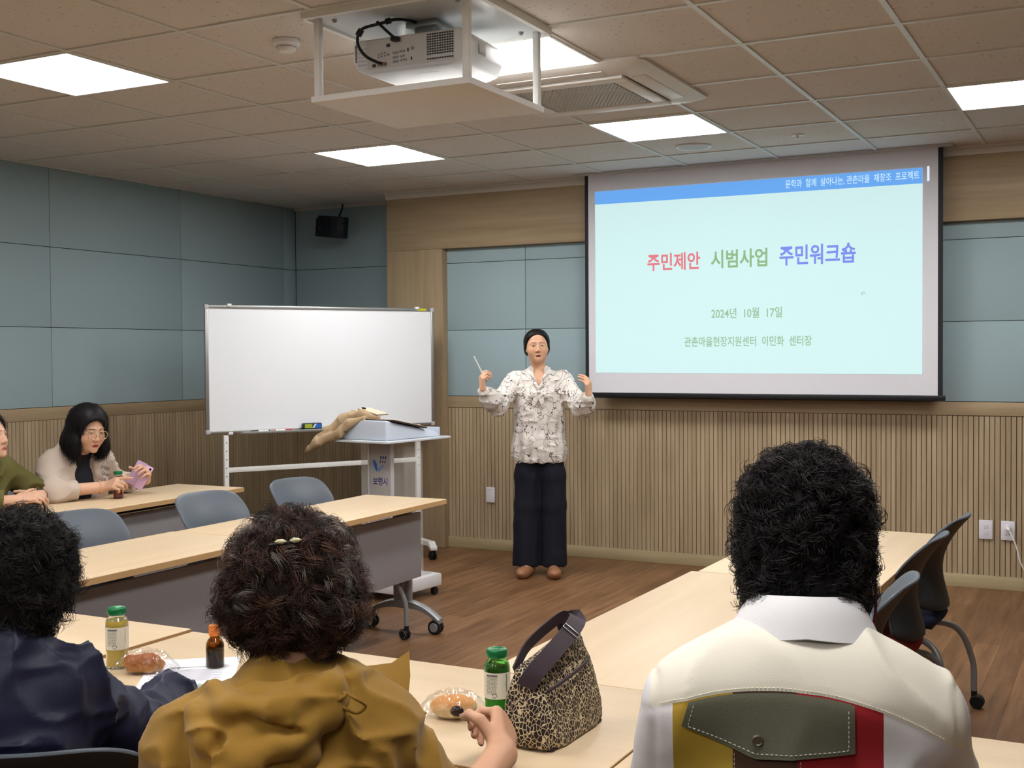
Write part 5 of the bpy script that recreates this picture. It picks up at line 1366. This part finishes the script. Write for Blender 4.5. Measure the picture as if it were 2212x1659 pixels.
v_ = np.array(rw) - np.array(re); cpt = np.array(re) + v_ * .72; bz.cap(cpt, np.array(rw) + v_ * .9, .075, .080, .012, 's')
v2_ = np.array(lw) - np.array(le); cpt2 = np.array(le) + v2_ * .80; bz.cap(cpt2, np.array(lw) + v2_ * .9, .075, .080, .012, 's')
bz.half((0, 0, -1), -.45, .006); bz.post = [wrinkle(.012, 9, 71, (1, 1, .8))]
mbz = mat('beige_blazer', S(196, 180, 166), .85, bump=.1, bscale=400)
soft('blazer', bz, (-.42, -.22, .42), (.42, .60, 1.02), .0055, mbz, t)
for q, a_ in ((1, 0), (-1, 0)):
    lapel = np.array([[(q * .056, .130, .955), (q * .095, .095, .950)], [(q * .054, .160, .90), (q * .110, .140, .885)], [(q * .050, .172, .83), (q * .098, .158, .815)], [(q * .048, .160, .74), (q * .060, .158, .735)]])
    MB().sheet(lapel if q > 0 else lapel[:, ::-1], .004).build('lapel', mbz, t, 60)
mink = mat('ink_grey', S(66, 66, 82), .7)
for k, (w_, ww) in enumerate((('WONDER', .070), ('Lit soul', .066), ('of', .022), ('be', .022))):
    txt = text_obj('lettering', w_, mink, (0, 0, 0), (1, 0, 0), (0, 0, 1), ww, .019, t, 0.0)
    co = np.array([v.co[:] for v in txt.data.vertices]); ang = -.35
    co = np.c_[-.150 + co[:, 0] * math.cos(ang) - co[:, 2] * math.sin(ang) + .006 * k, np.full(len(co), .40), .845 - .032 * k + co[:, 0] * math.sin(ang) + co[:, 2] * math.cos(ang)]
    co[:, 0] = -.086 - (co[:, 0] + .150)  # runs from the lapel to the sleeve
    co = drop(bz, co, (0, -1, 0)); co[:, 1] += .0022
    txt.data.vertices.foreach_set('co', co.ravel()); txt.data.update()
# bob hair
hf = SDF(); X = lambda *p: hc + hR @ (np.array(p) * hs_)
hf.ell(X(0, -.018, .040), np.array((.094, .112, .098)), hR, .02).ell(X(0, -.040, -.045), np.array((.112, .092, .085)), hR, .04).ell(X(.075, .0, -.085), np.array((.040, .062, .060)), hR, .03).ell(X(-.075, .0, -.085), np.array((.040, .062, .060)), hR, .03).ell(X(0, -.07, -.08), np.array((.10, .055, .055)), hR, .03)
hf.ell(X(.006, .100, -.040), np.array((.070, .088, .104)), hR, .012, 's').ell(X(0, .06, -.13), np.array((.060, .09, .06)), hR, .02, 's')
hair_mesh('hair', hf, hc - .22, hc + .2, .0055, t, S(15, 13, 15), 1500, 5, .045, .001, .3, .0008, np.array([S(15, 13, 15), S(22, 20, 22), S(34, 30, 32)]), 51, lambda V: ((V - hc) @ hR)[:, 1] < .055, 8, .002, 1.6, -.10, .004)
# glasses
gl = thing('eyeglasses', 'thin round gold-rimmed glasses on the face of the woman with the phone', 'glasses', t.location[:], 0)
gl.rotation_euler = t.rotation_euler
mgl = mat('gold_rim', S(206, 186, 150), .25, .8)
mb = MB()
for q in (-1, 1):
    a = np.linspace(0, 2 * PI, 33); mb.tube([X(q * .034 + .0255 * math.cos(k), .103 - .35 * abs(.0255 * math.cos(k) + .0) * .3, -.010 + .0235 * math.sin(k)) for k in a], .0013, 6, 0, False)
    mb.tube([X(q * .0595, .098, -.004), X(q * .074, .06, .0), X(q * .080, .0, .002)], .0012, 6)
mb.tube([X(-.009, .104, -.008), X(0, .108, -.004), X(.009, .104, -.008)], .0013, 6)
mb.build('rim', mgl, gl)
mb = MB()
for q in (-1, 1): mb.add([X(q * .034 + .0245 * math.cos(k), .1025, -.010 + .0225 * math.sin(k)) for k in np.linspace(0, 2 * PI, 25)[:-1]], [tuple(range(24))])
mb.build('lens', mat('clear_lens', (1, 1, 1), .02, trans=1.0, alpha=.25), gl, 0)
# bracelet and ring
wv = nrm(np.array(rw) - np.array(re)); x_, y_, z_ = frame_from(wv); Rw = np.stack([x_, y_, z_], 1)
MB().lathe([(.0345, -.003), (.0365, 0), (.0345, .003)], 28, 0, Rw, np.array(rw) - wv * .022, False).build('bracelet', mat('peach_bracelet', S(226, 170, 136), .4), t, 60)
# the phone in its flip cover
pc = np.array([-.902, 1.292, .787])
ph = thing('phone', 'lilac phone with its flip cover open, held by the woman in the blazer', 'phone', tuple(pc), 0)
up_ = nrm((.36, .34, .86)); right_ = nrm(np.cross(nrm((.62, -.72, .25)), up_)); nn_ = np.cross(right_, up_); RP = np.stack([right_, nn_, up_], 1)
mli = mat('lilac_case', S(214, 178, 212), .35)
MB().box((0, 0, 0), (.064, .009, .136), 0, RP, .004).build('case', mli, ph)
mb = MB()
for q, (a, b_) in enumerate(((-.018, .054), (-.018, .038), (-.018, .022), (-.005, .048), (-.005, .034))):
    c_ = RP @ np.array([a, 0, b_]); mb.cyl(c_ - nn_ * .0056 , c_ - nn_ * .0072, .0062 if q < 3 else .003, 14); mb.cyl(c_ + nn_ * .0052 , c_ + nn_ * .0070, .0062 if q < 3 else .003, 14)
mb.build('camera_lens', mat('lens_black', S(20, 20, 28), .15), ph)
MB().box(RP @ np.array([.032, -.016, .006]), (.060, .004, .132), 0, RP @ rotm(0, 0, -.55), .0015).build('cover', mat('lilac_cover', S(200, 168, 204), .4), ph)

# --- person in the olive jacket at the left border
t = person('person in an olive jacket with clasped hands on the table, cut by the left border', -1.278, .515, -104)
G = lambda x, y, z: fit_hand_w(x, y, z, t)
hR = head_R(.50, .10, 0); hc = np.array([-.02, .175, 1.05]); hs_ = .93
rs, re, rw = (.155, .05, .865), tuple(G(-1.07, .36, .735)), tuple(G(-.985, .555, .738))
ls, le, lw = (-.155, .05, .865), tuple(G(-1.14, .80, .742)), tuple(G(-1.03, .735, .742))
sd = SDF(); head_ops(sd, hc, hR, hs_); body_neck(sd, (0, .05, .90), hc, hR, hs_, .056)
shirt_ops(sd, rs, re, rw, ls, le, lw, chest=(.12, .08, .17), sh=.036, off=-.006, arm=(.034, .040, .033), ly=.01); seated_legs(sd, kz=.50)
hand(sd, rw, (-.80, .35, .15), (-.2, -.5, -.8), 1, ((.5, .6, .4), (.55, .6, .4), (.6, .65, .4), (.65, .65, .4)), (.1, .2, .2), .98)
hand(sd, lw, (.75, .25, .10), (.1, -.4, -.9), -1, ((.45, .5, .4), (.5, .5, .4), (.5, .55, .4), (.55, .6, .4)), (.1, .2, .2), .98)
for q in (-1, 1): sd.cap((q * .11, .38, .05), (q * .11, .52, .035), .04, .03, .03)
soft('body', sd, (-.44, -.22, .0), (.42, .66, 1.20), .0044, M_SKIN, t, face_color(hc, hR, hs_, np.array(S(212, 168, 142)), np.array(S(178, 96, 90))), 1)
lg = SDF(); seated_legs(lg, r=(.105, .082, .068)); lg.half((0, 0, -1), -.07); soft('trousers', lg, (-.26, -.24, .04), (.26, .55, .72), .010, _MATS['charcoal_trousers'], t)
shoe_pair(t, [(.11, .44, 0), (-.11, .44, 0)], M_BLACK)
mol = mat('olive_cotton', S(96, 92, 48), .85, bump=.12, bscale=400)
oj = SDF(); shirt_ops(oj, rs, re, rw, ls, le, lw, (.145, .105, .20), .77, .48, .020, (.040, .042, .034), True, .048, ly=.01)
oj.cap((-.03, .04, .935), (.03, .04, .935), .058, None, .05)
for (e_, w_) in ((re, rw), (le, lw)):
    v_ = np.array(w_) - np.array(e_); oj.cap(np.array(e_) + v_ * .98, np.array(w_) + v_ * .6, .075, .08, .012, 's')
oj.half((0, 0, -1), -.46, .006).cap((0, .08, .97), (0, .12, 1.2), .050, .066, .02, 's'); oj.post = [wrinkle(.013, 8, 81, (1, 1, .8), .003, 26)]
soft('jacket', oj, (-.44, -.22, .42), (.42, .60, 1.02), .0058, mol, t)
for q in (-1, 1):
    lapel = np.array([[(q * .045, .120, .955), (q * .090, .075, .955)], [(q * .055, .160, .905), (q * .125, .140, .895)], [(q * .020, .178, .870), (q * .085, .172, .850)]])
    MB().sheet(lapel if q > 0 else lapel[:, ::-1], .005).build('collar', mol, t, 60)
Pf = np.array([[(.050 + .075 * u_, .30, .770 - .035 * v_ * (1 + .35 * math.sin(PI * u_))) for u_ in np.linspace(0, 1, 9)] for v_ in np.linspace(0, 1, 4)])
Pg = drop(oj, Pf.reshape(-1, 3), (0, -1, 0)) + [0, .003, 0]
MB().sheet(Pg.reshape(4, 9, 3), .003).build('pocket_flap', mol, t, 60)
MB().lathe([(.001, 0), (.006, 0), (.005, .002), (.001, .002)], 14, 0, rotm(-PI / 2), drop(oj, np.array([[.088, .30, .728]]), (0, -1, 0))[0] + [0, .004, 0]).build('button', mat('dark_button', S(50, 48, 34), .4), t)
hf = SDF(); X = lambda *p: hc + hR @ (np.array(p) * hs_)
hf.ell(X(0, -.016, .040), np.array((.084, .102, .094)), hR, .02).ell(X(0, -.04, -.03), np.array((.082, .072, .075)), hR, .03).ell(X(0, .100, -.035), np.array((.068, .085, .105)), hR, .01, 's')
hair_mesh('hair', hf, hc - .2, hc + .2, .006, t, S(15, 13, 15), 600, 4, .04, .002, .4, .0008, np.array([S(15, 13, 15), S(26, 23, 24)]), 61, None, 7, .003, .8, .02, .004)
wv = nrm(np.array(lw) - np.array(le)); x_, y_, z_ = frame_from(wv); Rw = np.stack([x_, y_, z_], 1); wc = np.array(lw) - wv * .004
wt = MB().lathe([(.029, -.009), (.0315, -.009), (.0315, .009), (.029, .009)], 28, 0, Rw, wc, False).build('watch_strap', M_BLACK, t, 60)
MB().lathe([(.001, -.004), (.016, -.004), (.016, .004), (.001, .004)], 20, 0, None, wc + np.array([0, -.004, .032])).build('watch_case', mat('watch_steel', S(120, 122, 126), .25, .8), wt)

# ================================================================ things on the tables
M_CELLO = bpy.data.materials.new('cellophane'); M_CELLO.use_nodes = True
_n, _l = M_CELLO.node_tree.nodes, M_CELLO.node_tree.links
_n.remove(_n['Principled BSDF'])
_tr, _gl, _mx, _lw = _n.new('ShaderNodeBsdfTransparent'), _n.new('ShaderNodeBsdfGlossy'), _n.new('ShaderNodeMixShader'), _n.new('ShaderNodeLayerWeight')
_gl.inputs['Roughness'].default_value = .07; _lw.inputs['Blend'].default_value = .35
_mm = _n.new('ShaderNodeMath'); _mm.operation = 'MULTIPLY_ADD'; _mm.inputs[1].default_value = .26; _mm.inputs[2].default_value = .06; _l.new(_lw.outputs['Facing'], _mm.inputs[0]); _l.new(_mm.outputs[0], _mx.inputs[0]); _l.new(_tr.outputs[0], _mx.inputs[1]); _l.new(_gl.outputs[0], _mx.inputs[2]); _l.new(_mx.outputs[0], _n['Material Output'].inputs[0])
TT = TZ
def juice_bottle(label, x, y, glass, liquid, lid_m, rz, ink, level=.075, big=1.0, group='juice bottles on the tables'):
    t = thing('juice_bottle', label, 'bottle', (x, y, TT), rz, group)
    prof = [(.001, 0), (.023, 0), (.0255, .004), (.0255, .030), (.0250, .034), (.0262, .046), (.0262, .098), (.0262, .108), (.0235, .116), (.0190, .121), (.0180, .126), (.0200, .128), (.0200, .131)]
    MB().lathe(prof + [(.017, .131), (.016, .120), (.0215, .113), (.0245, .106), (.0245, .005), (.001, .003)], 40).build('glass', glass, t, 60)
    MB().lathe([(.001, .0035), (.0238, .0055), (.0242, .03), (.0242, level * .9), (.0242, level), (.001, level)], 32).build('juice', liquid, t, 60)
    MB().lathe([(.0211, .127), (.0222, .130), (.0222, .139), (.0205, .142), (.015, .1415), (.014, .1408), (.001, .1408)], 36).build('cap', lid_m, t, 50)
    a = np.linspace(0, 2 * PI, 41); lb = np.array([[(.02665 * math.cos(q), .02665 * math.sin(q), z) for q in a] for z in (.046, .0985)])
    lab = MB().sheet(lb).build('label', mat('paper_label', S(226, 224, 210), .6), t, 60)
    def on(u, z): return (.0269 * math.cos(u), .0269 * math.sin(u), z)
    mb = MB()
    u0 = -PI / 2 - .85
    mb.sheet([[on(u0 + k * .1, z) for k in range(10)] for z in (.091, .095)])
    rg = np.random.default_rng(3)
    for r in range(13):
        uu_ = u0
        while uu_ < u0 + .82:
            w_ = rg.uniform(.03, .12); mb.sheet([[on(uu_ + q * w_ / 2, z) for q in range(3)] for z in (.0885 - r * .0027, .0897 - r * .0027)]); uu_ += w_ + .035
    mb.build('small_print', mat('print_grey', S(120, 120, 116), .7), lab, 0)
    mb = MB()
    for q in range(3):
        a0 = PI / 2 + q * 2 * PI / 3
        p_ = [(.0052 * math.cos(a0 + d_), .0052 * math.sin(a0 + d_)) for d_ in (.25, 1.6)]
        (x0, z0), (x1, z1) = p_; mb.tube([on(u0 + .68 + x0 / .027, .0535 + z0), on(u0 + .68 + x1 / .027, .0535 + z1)], .0006, 5)
    mb.build('recycling_mark', mat('print_dark_grey', S(70, 72, 70), .7), lab, 0)
    mb = MB()
    mb.sheet([[on(u0 + 1.50 + .55 * k / 8, z) for k in range(9)] for z in (.060, .075)] if ink is None else [[on(u0 + 1.62 + .030 * math.sin(zz_ * 300) + .010 * k, .060 + zz_) for k in range(9)] for zz_ in np.linspace(0, .036, 10)])
    mb.build('brand_print', mat('brand_ink_' + (lid_m.name if ink is None else ink.name), S(90, 110, 60), .6) if ink is None else ink, lab, 0)
    return t
def glass(name, c, rough=.03): return mat(name, c, rough, trans=1.0, ior=1.45)
CLR = glass('clear_glass', (.95, .97, .95)); GRN = glass('green_glass', (.42, .86, .40)); 
juice_bottle('yellow juice bottle with a green cap beside the crusty bread bag', 1.640, -1.372, CLR, mat('yellow_juice', S(240, 206, 96), .35, spec=.5), M_GREEN_CAP, .75, mat('lemon_ink', S(226, 184, 70), .6), .112)
juice_bottle('green glass bottle with a pale label next to the leopard bag', 2.640, -1.330, GRN, mat('green_juice', S(96, 190, 84), .3), M_GREEN_CAP, .45, mat('leaf_ink', S(74, 110, 56), .6), .048)
juice_bottle('red juice bottle with a green cap in front of the woman in the blazer', -.905, 1.125, CLR, mat('red_juice', S(140, 42, 34), .35), M_GREEN_CAP, .6, None, .085)
t = thing('drink_bottle', 'small brown glass drink bottle with an orange cap behind the mustard parka', 'bottle', (1.852, -1.272, TT), 0)
MB().lathe([(.001, 0), (.019, 0), (.0215, .004), (.0215, .048), (.0205, .058), (.0165, .066), (.012, .071), (.0105, .076), (.0105, .082), (.0085, .082), (.0085, .074), (.014, .064), (.0195, .05), (.0195, .004), (.001, .003)], 36).build('glass', glass('amber_glass', (.42, .22, .04)), t, 60)
MB().lathe([(.001, .0035), (.0185, .004), (.0190, .042), (.001, .042)], 28).build('drink', mat('brown_drink', S(70, 48, 18), .4), t, 60)
mb = MB().lathe([(.001, .0825), (.0128, .0825), (.0136, .085), (.0136, .098), (.0125, .1005), (.001, .1005)], 30)
mb.lathe([(.0137, .0765), (.0140, .078), (.0140, .082), (.0137, .0835), (.0115, .0835), (.0115, .0765)], 30, 0, None, None, False); mb.build('cap', mat('orange_cap', S(232, 130, 56), .4), t, 40)
def bread(label, x, y, rz, dims, crust, crumb, seed, bag, name='bread', rough_amp=.004):
    t = thing(name, label, 'bread', (x, y, TT), rz, 'wrapped breads on the tables')
    f = SDF(); f.ell((0, 0, dims[2] * .92), dims, None, .01).half((0, 0, -1), -.0015, .004)
    f.post = [lambda P, D: D - rough_amp * (vnoise(P * 55, seed) - .5) - rough_amp * .6 * (vnoise(P * 120, seed + 1) - .5)]
    def colr(V):
        k = np.clip((V[:, 2] / (dims[2] * 1.9) - .25) * 2.0 + .5 * (vnoise(V * 60, seed + 2) - .5), 0, 1)[:, None]
        return np.array(crumb) * (1 - k) + np.array(crust) * k
    d = np.array(dims); soft('loaf', f, -d * 1.4 - [0, 0, 0], d * [1.4, 1.4, 2.6], .0028, mat('bread_crust', (1, 1, 1), .5, vcol=True, spec=.4), t, colr, 1)
    if bag:
        u = np.linspace(-1, 1, 41); w = np.linspace(0, 2 * PI, 37)
        rg = np.random.default_rng(seed); G_ = []
        for uu_ in u:
            env = max(0.0, 1 - abs(uu_) ** 3.0); row = []
            for ww in w:
                crn = .0035 * math.sin(ww * 7 + uu_ * 9 + seed) + .003 * math.sin(ww * 13 - uu_ * 17)
                r_y = d[1] * (1.15 * env + (.85 if abs(uu_) > .8 else .45) * (1 - env)) + crn * 1.5; r_z = d[2] * (1.12 * env) + .0015 + crn * .6 * env
                row.append((uu_ * d[0] * 1.62, r_y * math.cos(ww), max(.0006, d[2] * .95 * (env * .98 + .10) + r_z * math.sin(ww) + crn * .4)))
            G_.append(row)
        MB().sheet(np.array(G_)).build('wrapper', M_CELLO, t, 30)
    return t
bread('crusty brown bread in a clear bag next to the yellow juice bottle', 1.735, -1.382, .6, (.048, .032, .024), S(150, 82, 30), S(186, 128, 62), 5, True, rough_amp=.008)
bread('golden bun lying on the table between the olive jacket and the blazer', -1.045, .86, 1.25, (.042, .026, .019), S(206, 138, 62), S(236, 206, 140), 8, False, rough_amp=.001)
b3 = bread('soft bun with dark red-bean filling in a clear bag by the green bottle', 2.555, -1.360, .42, (.048, .036, .024), S(214, 150, 84), S(240, 222, 176), 12, True, rough_amp=.002)
f = SDF(); f.ell((0, 0, 0), (.014, .012, .011), None); soft('filling', f, (-.02, -.02, -.02), (.02, .02, .02), .002, mat('red_bean', S(44, 28, 30), .35), b3).location = (.010, -.031, .022)
# leaflet
t = thing('leaflet', 'white printed leaflet lying in front of the navy sleeve', 'paper', (1.86, -1.372, TT + .0012), .62)
n_ = 14; Gp = np.array([[(-.105 + .21 * j / n_, -.148 + .296 * i / n_, .012 * max(0, (i / n_ - .75)) ** 2 * 8 + .0006 * math.sin(j)) for j in range(n_ + 1)] for i in range(n_ + 1)])
MB().sheet(Gp, .0006).build('sheet', mat('paper_white', S(236, 236, 244), .7), t, 60)
mb = MB().box((-.0, .088, .0012), (.105, .005, .0002))
for k in range(14): mb.box((-.01 + .01 * ((k * 7) % 3 - 1), .066 - k * .0075, .0011), (.15 + .012 * ((k * 5) % 3 - 1), .0016, .0002))
mb.build('print', mat('print_faint', S(168, 168, 178), .8), t, 0)
MB().box((0, -.100, .0010), (.19, .078, .0002)).build('picture', mat('picture_pale_green', S(206, 220, 206), .7), t, 0)
mb = MB(); rg = np.random.default_rng(9)
for k in range(46):
    p = np.cumsum(np.r_[[[rg.uniform(-.085, .085), rg.uniform(-.132, -.068)]], rg.normal(0, .006, (5, 2))], 0)
    mb.tube(np.c_[np.clip(p[:, 0], -.092, .092), np.clip(p[:, 1], -.136, -.064), np.full(6, .0014)], .0006, 4)
mb.build('picture_lines', mat('sketch_blue', S(126, 146, 150), .8), t, 0)

# leopard tote
ml = mat('leopard_fabric', S(206, 188, 150), .45, spec=.4)
N, L, b = nodes_of(ml)
v = texco(ml, (1, 1, .62)); nz = N.new('ShaderNodeTexNoise'); nz.inputs['Scale'].default_value = 60; L.new(v, nz.inputs['Vector'])
va = N.new('ShaderNodeVectorMath'); va.operation = 'MULTIPLY_ADD'; va.inputs[1].default_value = (.010, .010, .010); L.new(nz.outputs[1], va.inputs[0]); L.new(v, va.inputs[2])
vo = N.new('ShaderNodeTexVoronoi'); vo.feature = 'DISTANCE_TO_EDGE'; vo.inputs['Scale'].default_value = 135; L.new(va.outputs[0], vo.inputs['Vector'])
n2 = N.new('ShaderNodeTexNoise'); n2.inputs['Scale'].default_value = 45; L.new(v, n2.inputs['Vector'])
thr = node_math(ml, 'MULTIPLY', n2.outputs[0], .13)
msk = node_math(ml, 'GREATER_THAN', vo.outputs['Distance'], thr)
L.new(ramp(ml, msk, [(0, S(210, 194, 158)), (1, S(40, 28, 28))]), b.inputs['Base Color'])
mbag = mat('aubergine_webbing', S(58, 46, 54), .6, bump=.2, bscale=600)
bg = thing('tote_bag', 'leopard print bag with a dark strap standing on the front table', 'bag', (2.782, -1.360, TT), 1.535)
BG = bg; bg.scale = (1.03, 1.0, .80)
W_, D_, H_ = .245, .112, .14
rows = []
for z, w_, d_, lean in ((.000, .90, 1.0, 0), (.006, .97, 1.04, 0), (.05, 1.0, 1.02, 0), (.10, .97, .90, 0), (.15, .93, .68, 0), (.185, .90, .46, 0), (.205, .86, .28, 0), (.212, .84, .16, 0)):
    r_ = []
    for a in np.linspace(0, 2 * PI, 61)[:-1]:
        e = .35; cx_ = np.sign(math.cos(a)) * abs(math.cos(a)) ** e * W_ / 2 * w_; cy_ = np.sign(math.sin(a)) * abs(math.sin(a)) ** e * D_ / 2 * d_
        k_ = .0035 * math.sin(a * 5 + z * 60) + .002 * math.sin(a * 11 - z * 90)
        zz_ = z + (.028 * (cx_ / W_ * 2) * (z / .21)) + (.004 * math.sin(a * 3) * (z > .1))
        r_.append((cx_ * (1 + k_), cy_ + k_ * (1 if abs(cy_) > .01 else 0) + (.012 * z / .2), max(0, zz_ if z > .003 else 0)))
    rows.append(r_)
mb = MB(); V = sum(rows, []); nR = 60
mb.add(V, [(k * nR + i, k * nR + (i + 1) % nR, (k + 1) * nR + (i + 1) % nR, (k + 1) * nR + i) for k in range(len(rows) - 1) for i in range(nR)] + [tuple(range(nR - 1, -1, -1)), tuple((len(rows) - 1) * nR + i for i in range(nR))])
o = mb.build('body', ml, bg, 180); md = o.modifiers.new('soften', 'SUBSURF'); md.levels = md.render_levels = 1
mb = MB().bb(-W_ * .43, W_ * .43, -D_ * .46, D_ * .46, .0005, .008, 0, .003); mb.build('base', mat('dark_bag_base', S(40, 32, 36), .6), bg)
# pocket zip along the front
zp = np.array([(-.098, -.0345, .138), (-.06, -.040, .146), (.0, -.040, .154), (.05, -.037, .161), (.080, -.030, .166)])
MB().tube(bez(zp + [0, -.004, 0], 8), .0052, 8, 0, True, .5, (0, 1, 0)).build('zip', mbag, bg)
st = bez([(-.120, -.004, .150), (-.105, -.018, .185), (-.065, -.026, .212), (-.015, -.026, .232), (.035, -.022, .248), (.080, -.010, .258), (.108, .010, .254), (.104, .028, .236), (.112, .022, .205)], 8)
tg = np.gradient(st, axis=0); tg /= np.linalg.norm(tg, axis=1)[:, None]; sd_ = np.cross(tg, np.array([-.70, -.60, .25])); sd_ /= np.linalg.norm(sd_, axis=1)[:, None]
MB().sheet(np.stack([st - sd_ * .019, st, st + sd_ * .019], 1), .0032).build('strap', mbag, bg, 60)
st2 = bez([(-.10, .030, .175), (-.04, .038, .215), (.04, .034, .245), (.095, .028, .255), (.116, .02, .215)], 8)
tg2 = np.gradient(st2, axis=0); tg2 /= np.linalg.norm(tg2, axis=1)[:, None]; s2 = np.cross(tg2, np.array([0, 1.0, .1])); s2 /= np.linalg.norm(s2, axis=1)[:, None]
MB().sheet(np.stack([st2 - s2 * .016, st2, st2 + s2 * .016], 1), .003).build('strap', mbag, bg, 60)
kk = 30; c_ = st[kk]; fa, fb = sd_[kk], tg[kk]
ringp = [c_ + fa * .022 * a + fb * .007 * b_ + np.array([0, -.004, 0]) for a, b_ in ((-1, -1), (1, -1), (1, 1), (-1, 1), (-1, -1))]
MB().tube(ringp, .0014, 8).build('buckle', M_CHROME, bg, 60)

# coat and slim folder lying on the lectern
def lect_pt(x, y, z): 
    c, s = math.cos(-.12), math.sin(-.12); return np.array([-.115 + c * x - s * y, 2.50 + s * x + c * y, z])
mc_ = mat('camel_cloth', S(178, 154, 122), .9, bump=.15, bscale=300)
t = thing('folded_coat', 'camel coloured coat draped over the left corner of the lectern', 'coat', (0, 0, 0), 0)
cf = SDF(); LP = lect_pt
cf.chain([LP(.03, -.14, 1.066), LP(-.09, -.16, 1.076), LP(-.18, -.20, 1.050), LP(-.25, -.26, .985), LP(-.31, -.31, .935)], [.012, .030, .034, .028, .016], .02)
cf.chain([LP(-.04, -.20, 1.06), LP(-.11, -.245, 1.03), LP(-.16, -.275, .975), LP(-.25, -.30, .945)], [.014, .026, .026, .016], .015)
cf.chain([LP(-.21, -.28, .955), LP(-.30, -.32, .915), LP(-.38, -.33, .862)], [.026, .026, .007], .015).chain([LP(-.08, -.13, 1.072), LP(-.16, -.15, 1.085), LP(-.225, -.19, 1.055)], [.012, .014, .014], .008)
cf.post = [wrinkle(.009, 17, 91)]
soft('cloth', cf, (-.68, 2.05, .80), (-.05, 2.60, 1.15), .0045, mc_, t)
MB().tube(bez([LP(-.165, -.262, 1.008), LP(-.150, -.272, .995), LP(-.125, -.268, .990), LP(-.110, -.262, .980)], 6), .007, 8, 0, True, .5).build('inner_label', mat('dark_print_label', S(60, 52, 48), .8), t)
t = thing('folder', 'slim beige folder with a dark edge lying on the lectern slope', 'folder', tuple(lect_pt(.06, -.02, ZT + .088)), -.12)
sl_ = math.atan2(-.088, .465)
MB().box((0, 0, 0), (.22, .31, .006), 0, rotm(sl_), .002).build('pages', mat('folder_dark', S(66, 50, 44), .6), t)
MB().box((0, 0, .0045), (.225, .315, .003), 0, rotm(sl_), .001).build('cover', mat('folder_beige', S(206, 190, 164), .6), t)
t = thing('tablet_case', 'thin dark-edged case with a clip leaning out over the coat', 'case', tuple(lect_pt(-.05, -.10, 1.098)), -.12)
MB().box((0, 0, 0), (.15, .10, .006), 0, rotm(0, .22, 0), .002).build('case', mat('case_cream', S(214, 200, 176), .6), t)
MB().box((0, 0, -.0045), (.152, .102, .003), 0, rotm(0, .22, 0), .001).build('edge', _MATS['folder_dark'], t)
MB().box((-.045, -.03, .018), (.022, .016, .008), 0, rotm(0, .22, 0), .002).build('clip', M_BLACK, t)
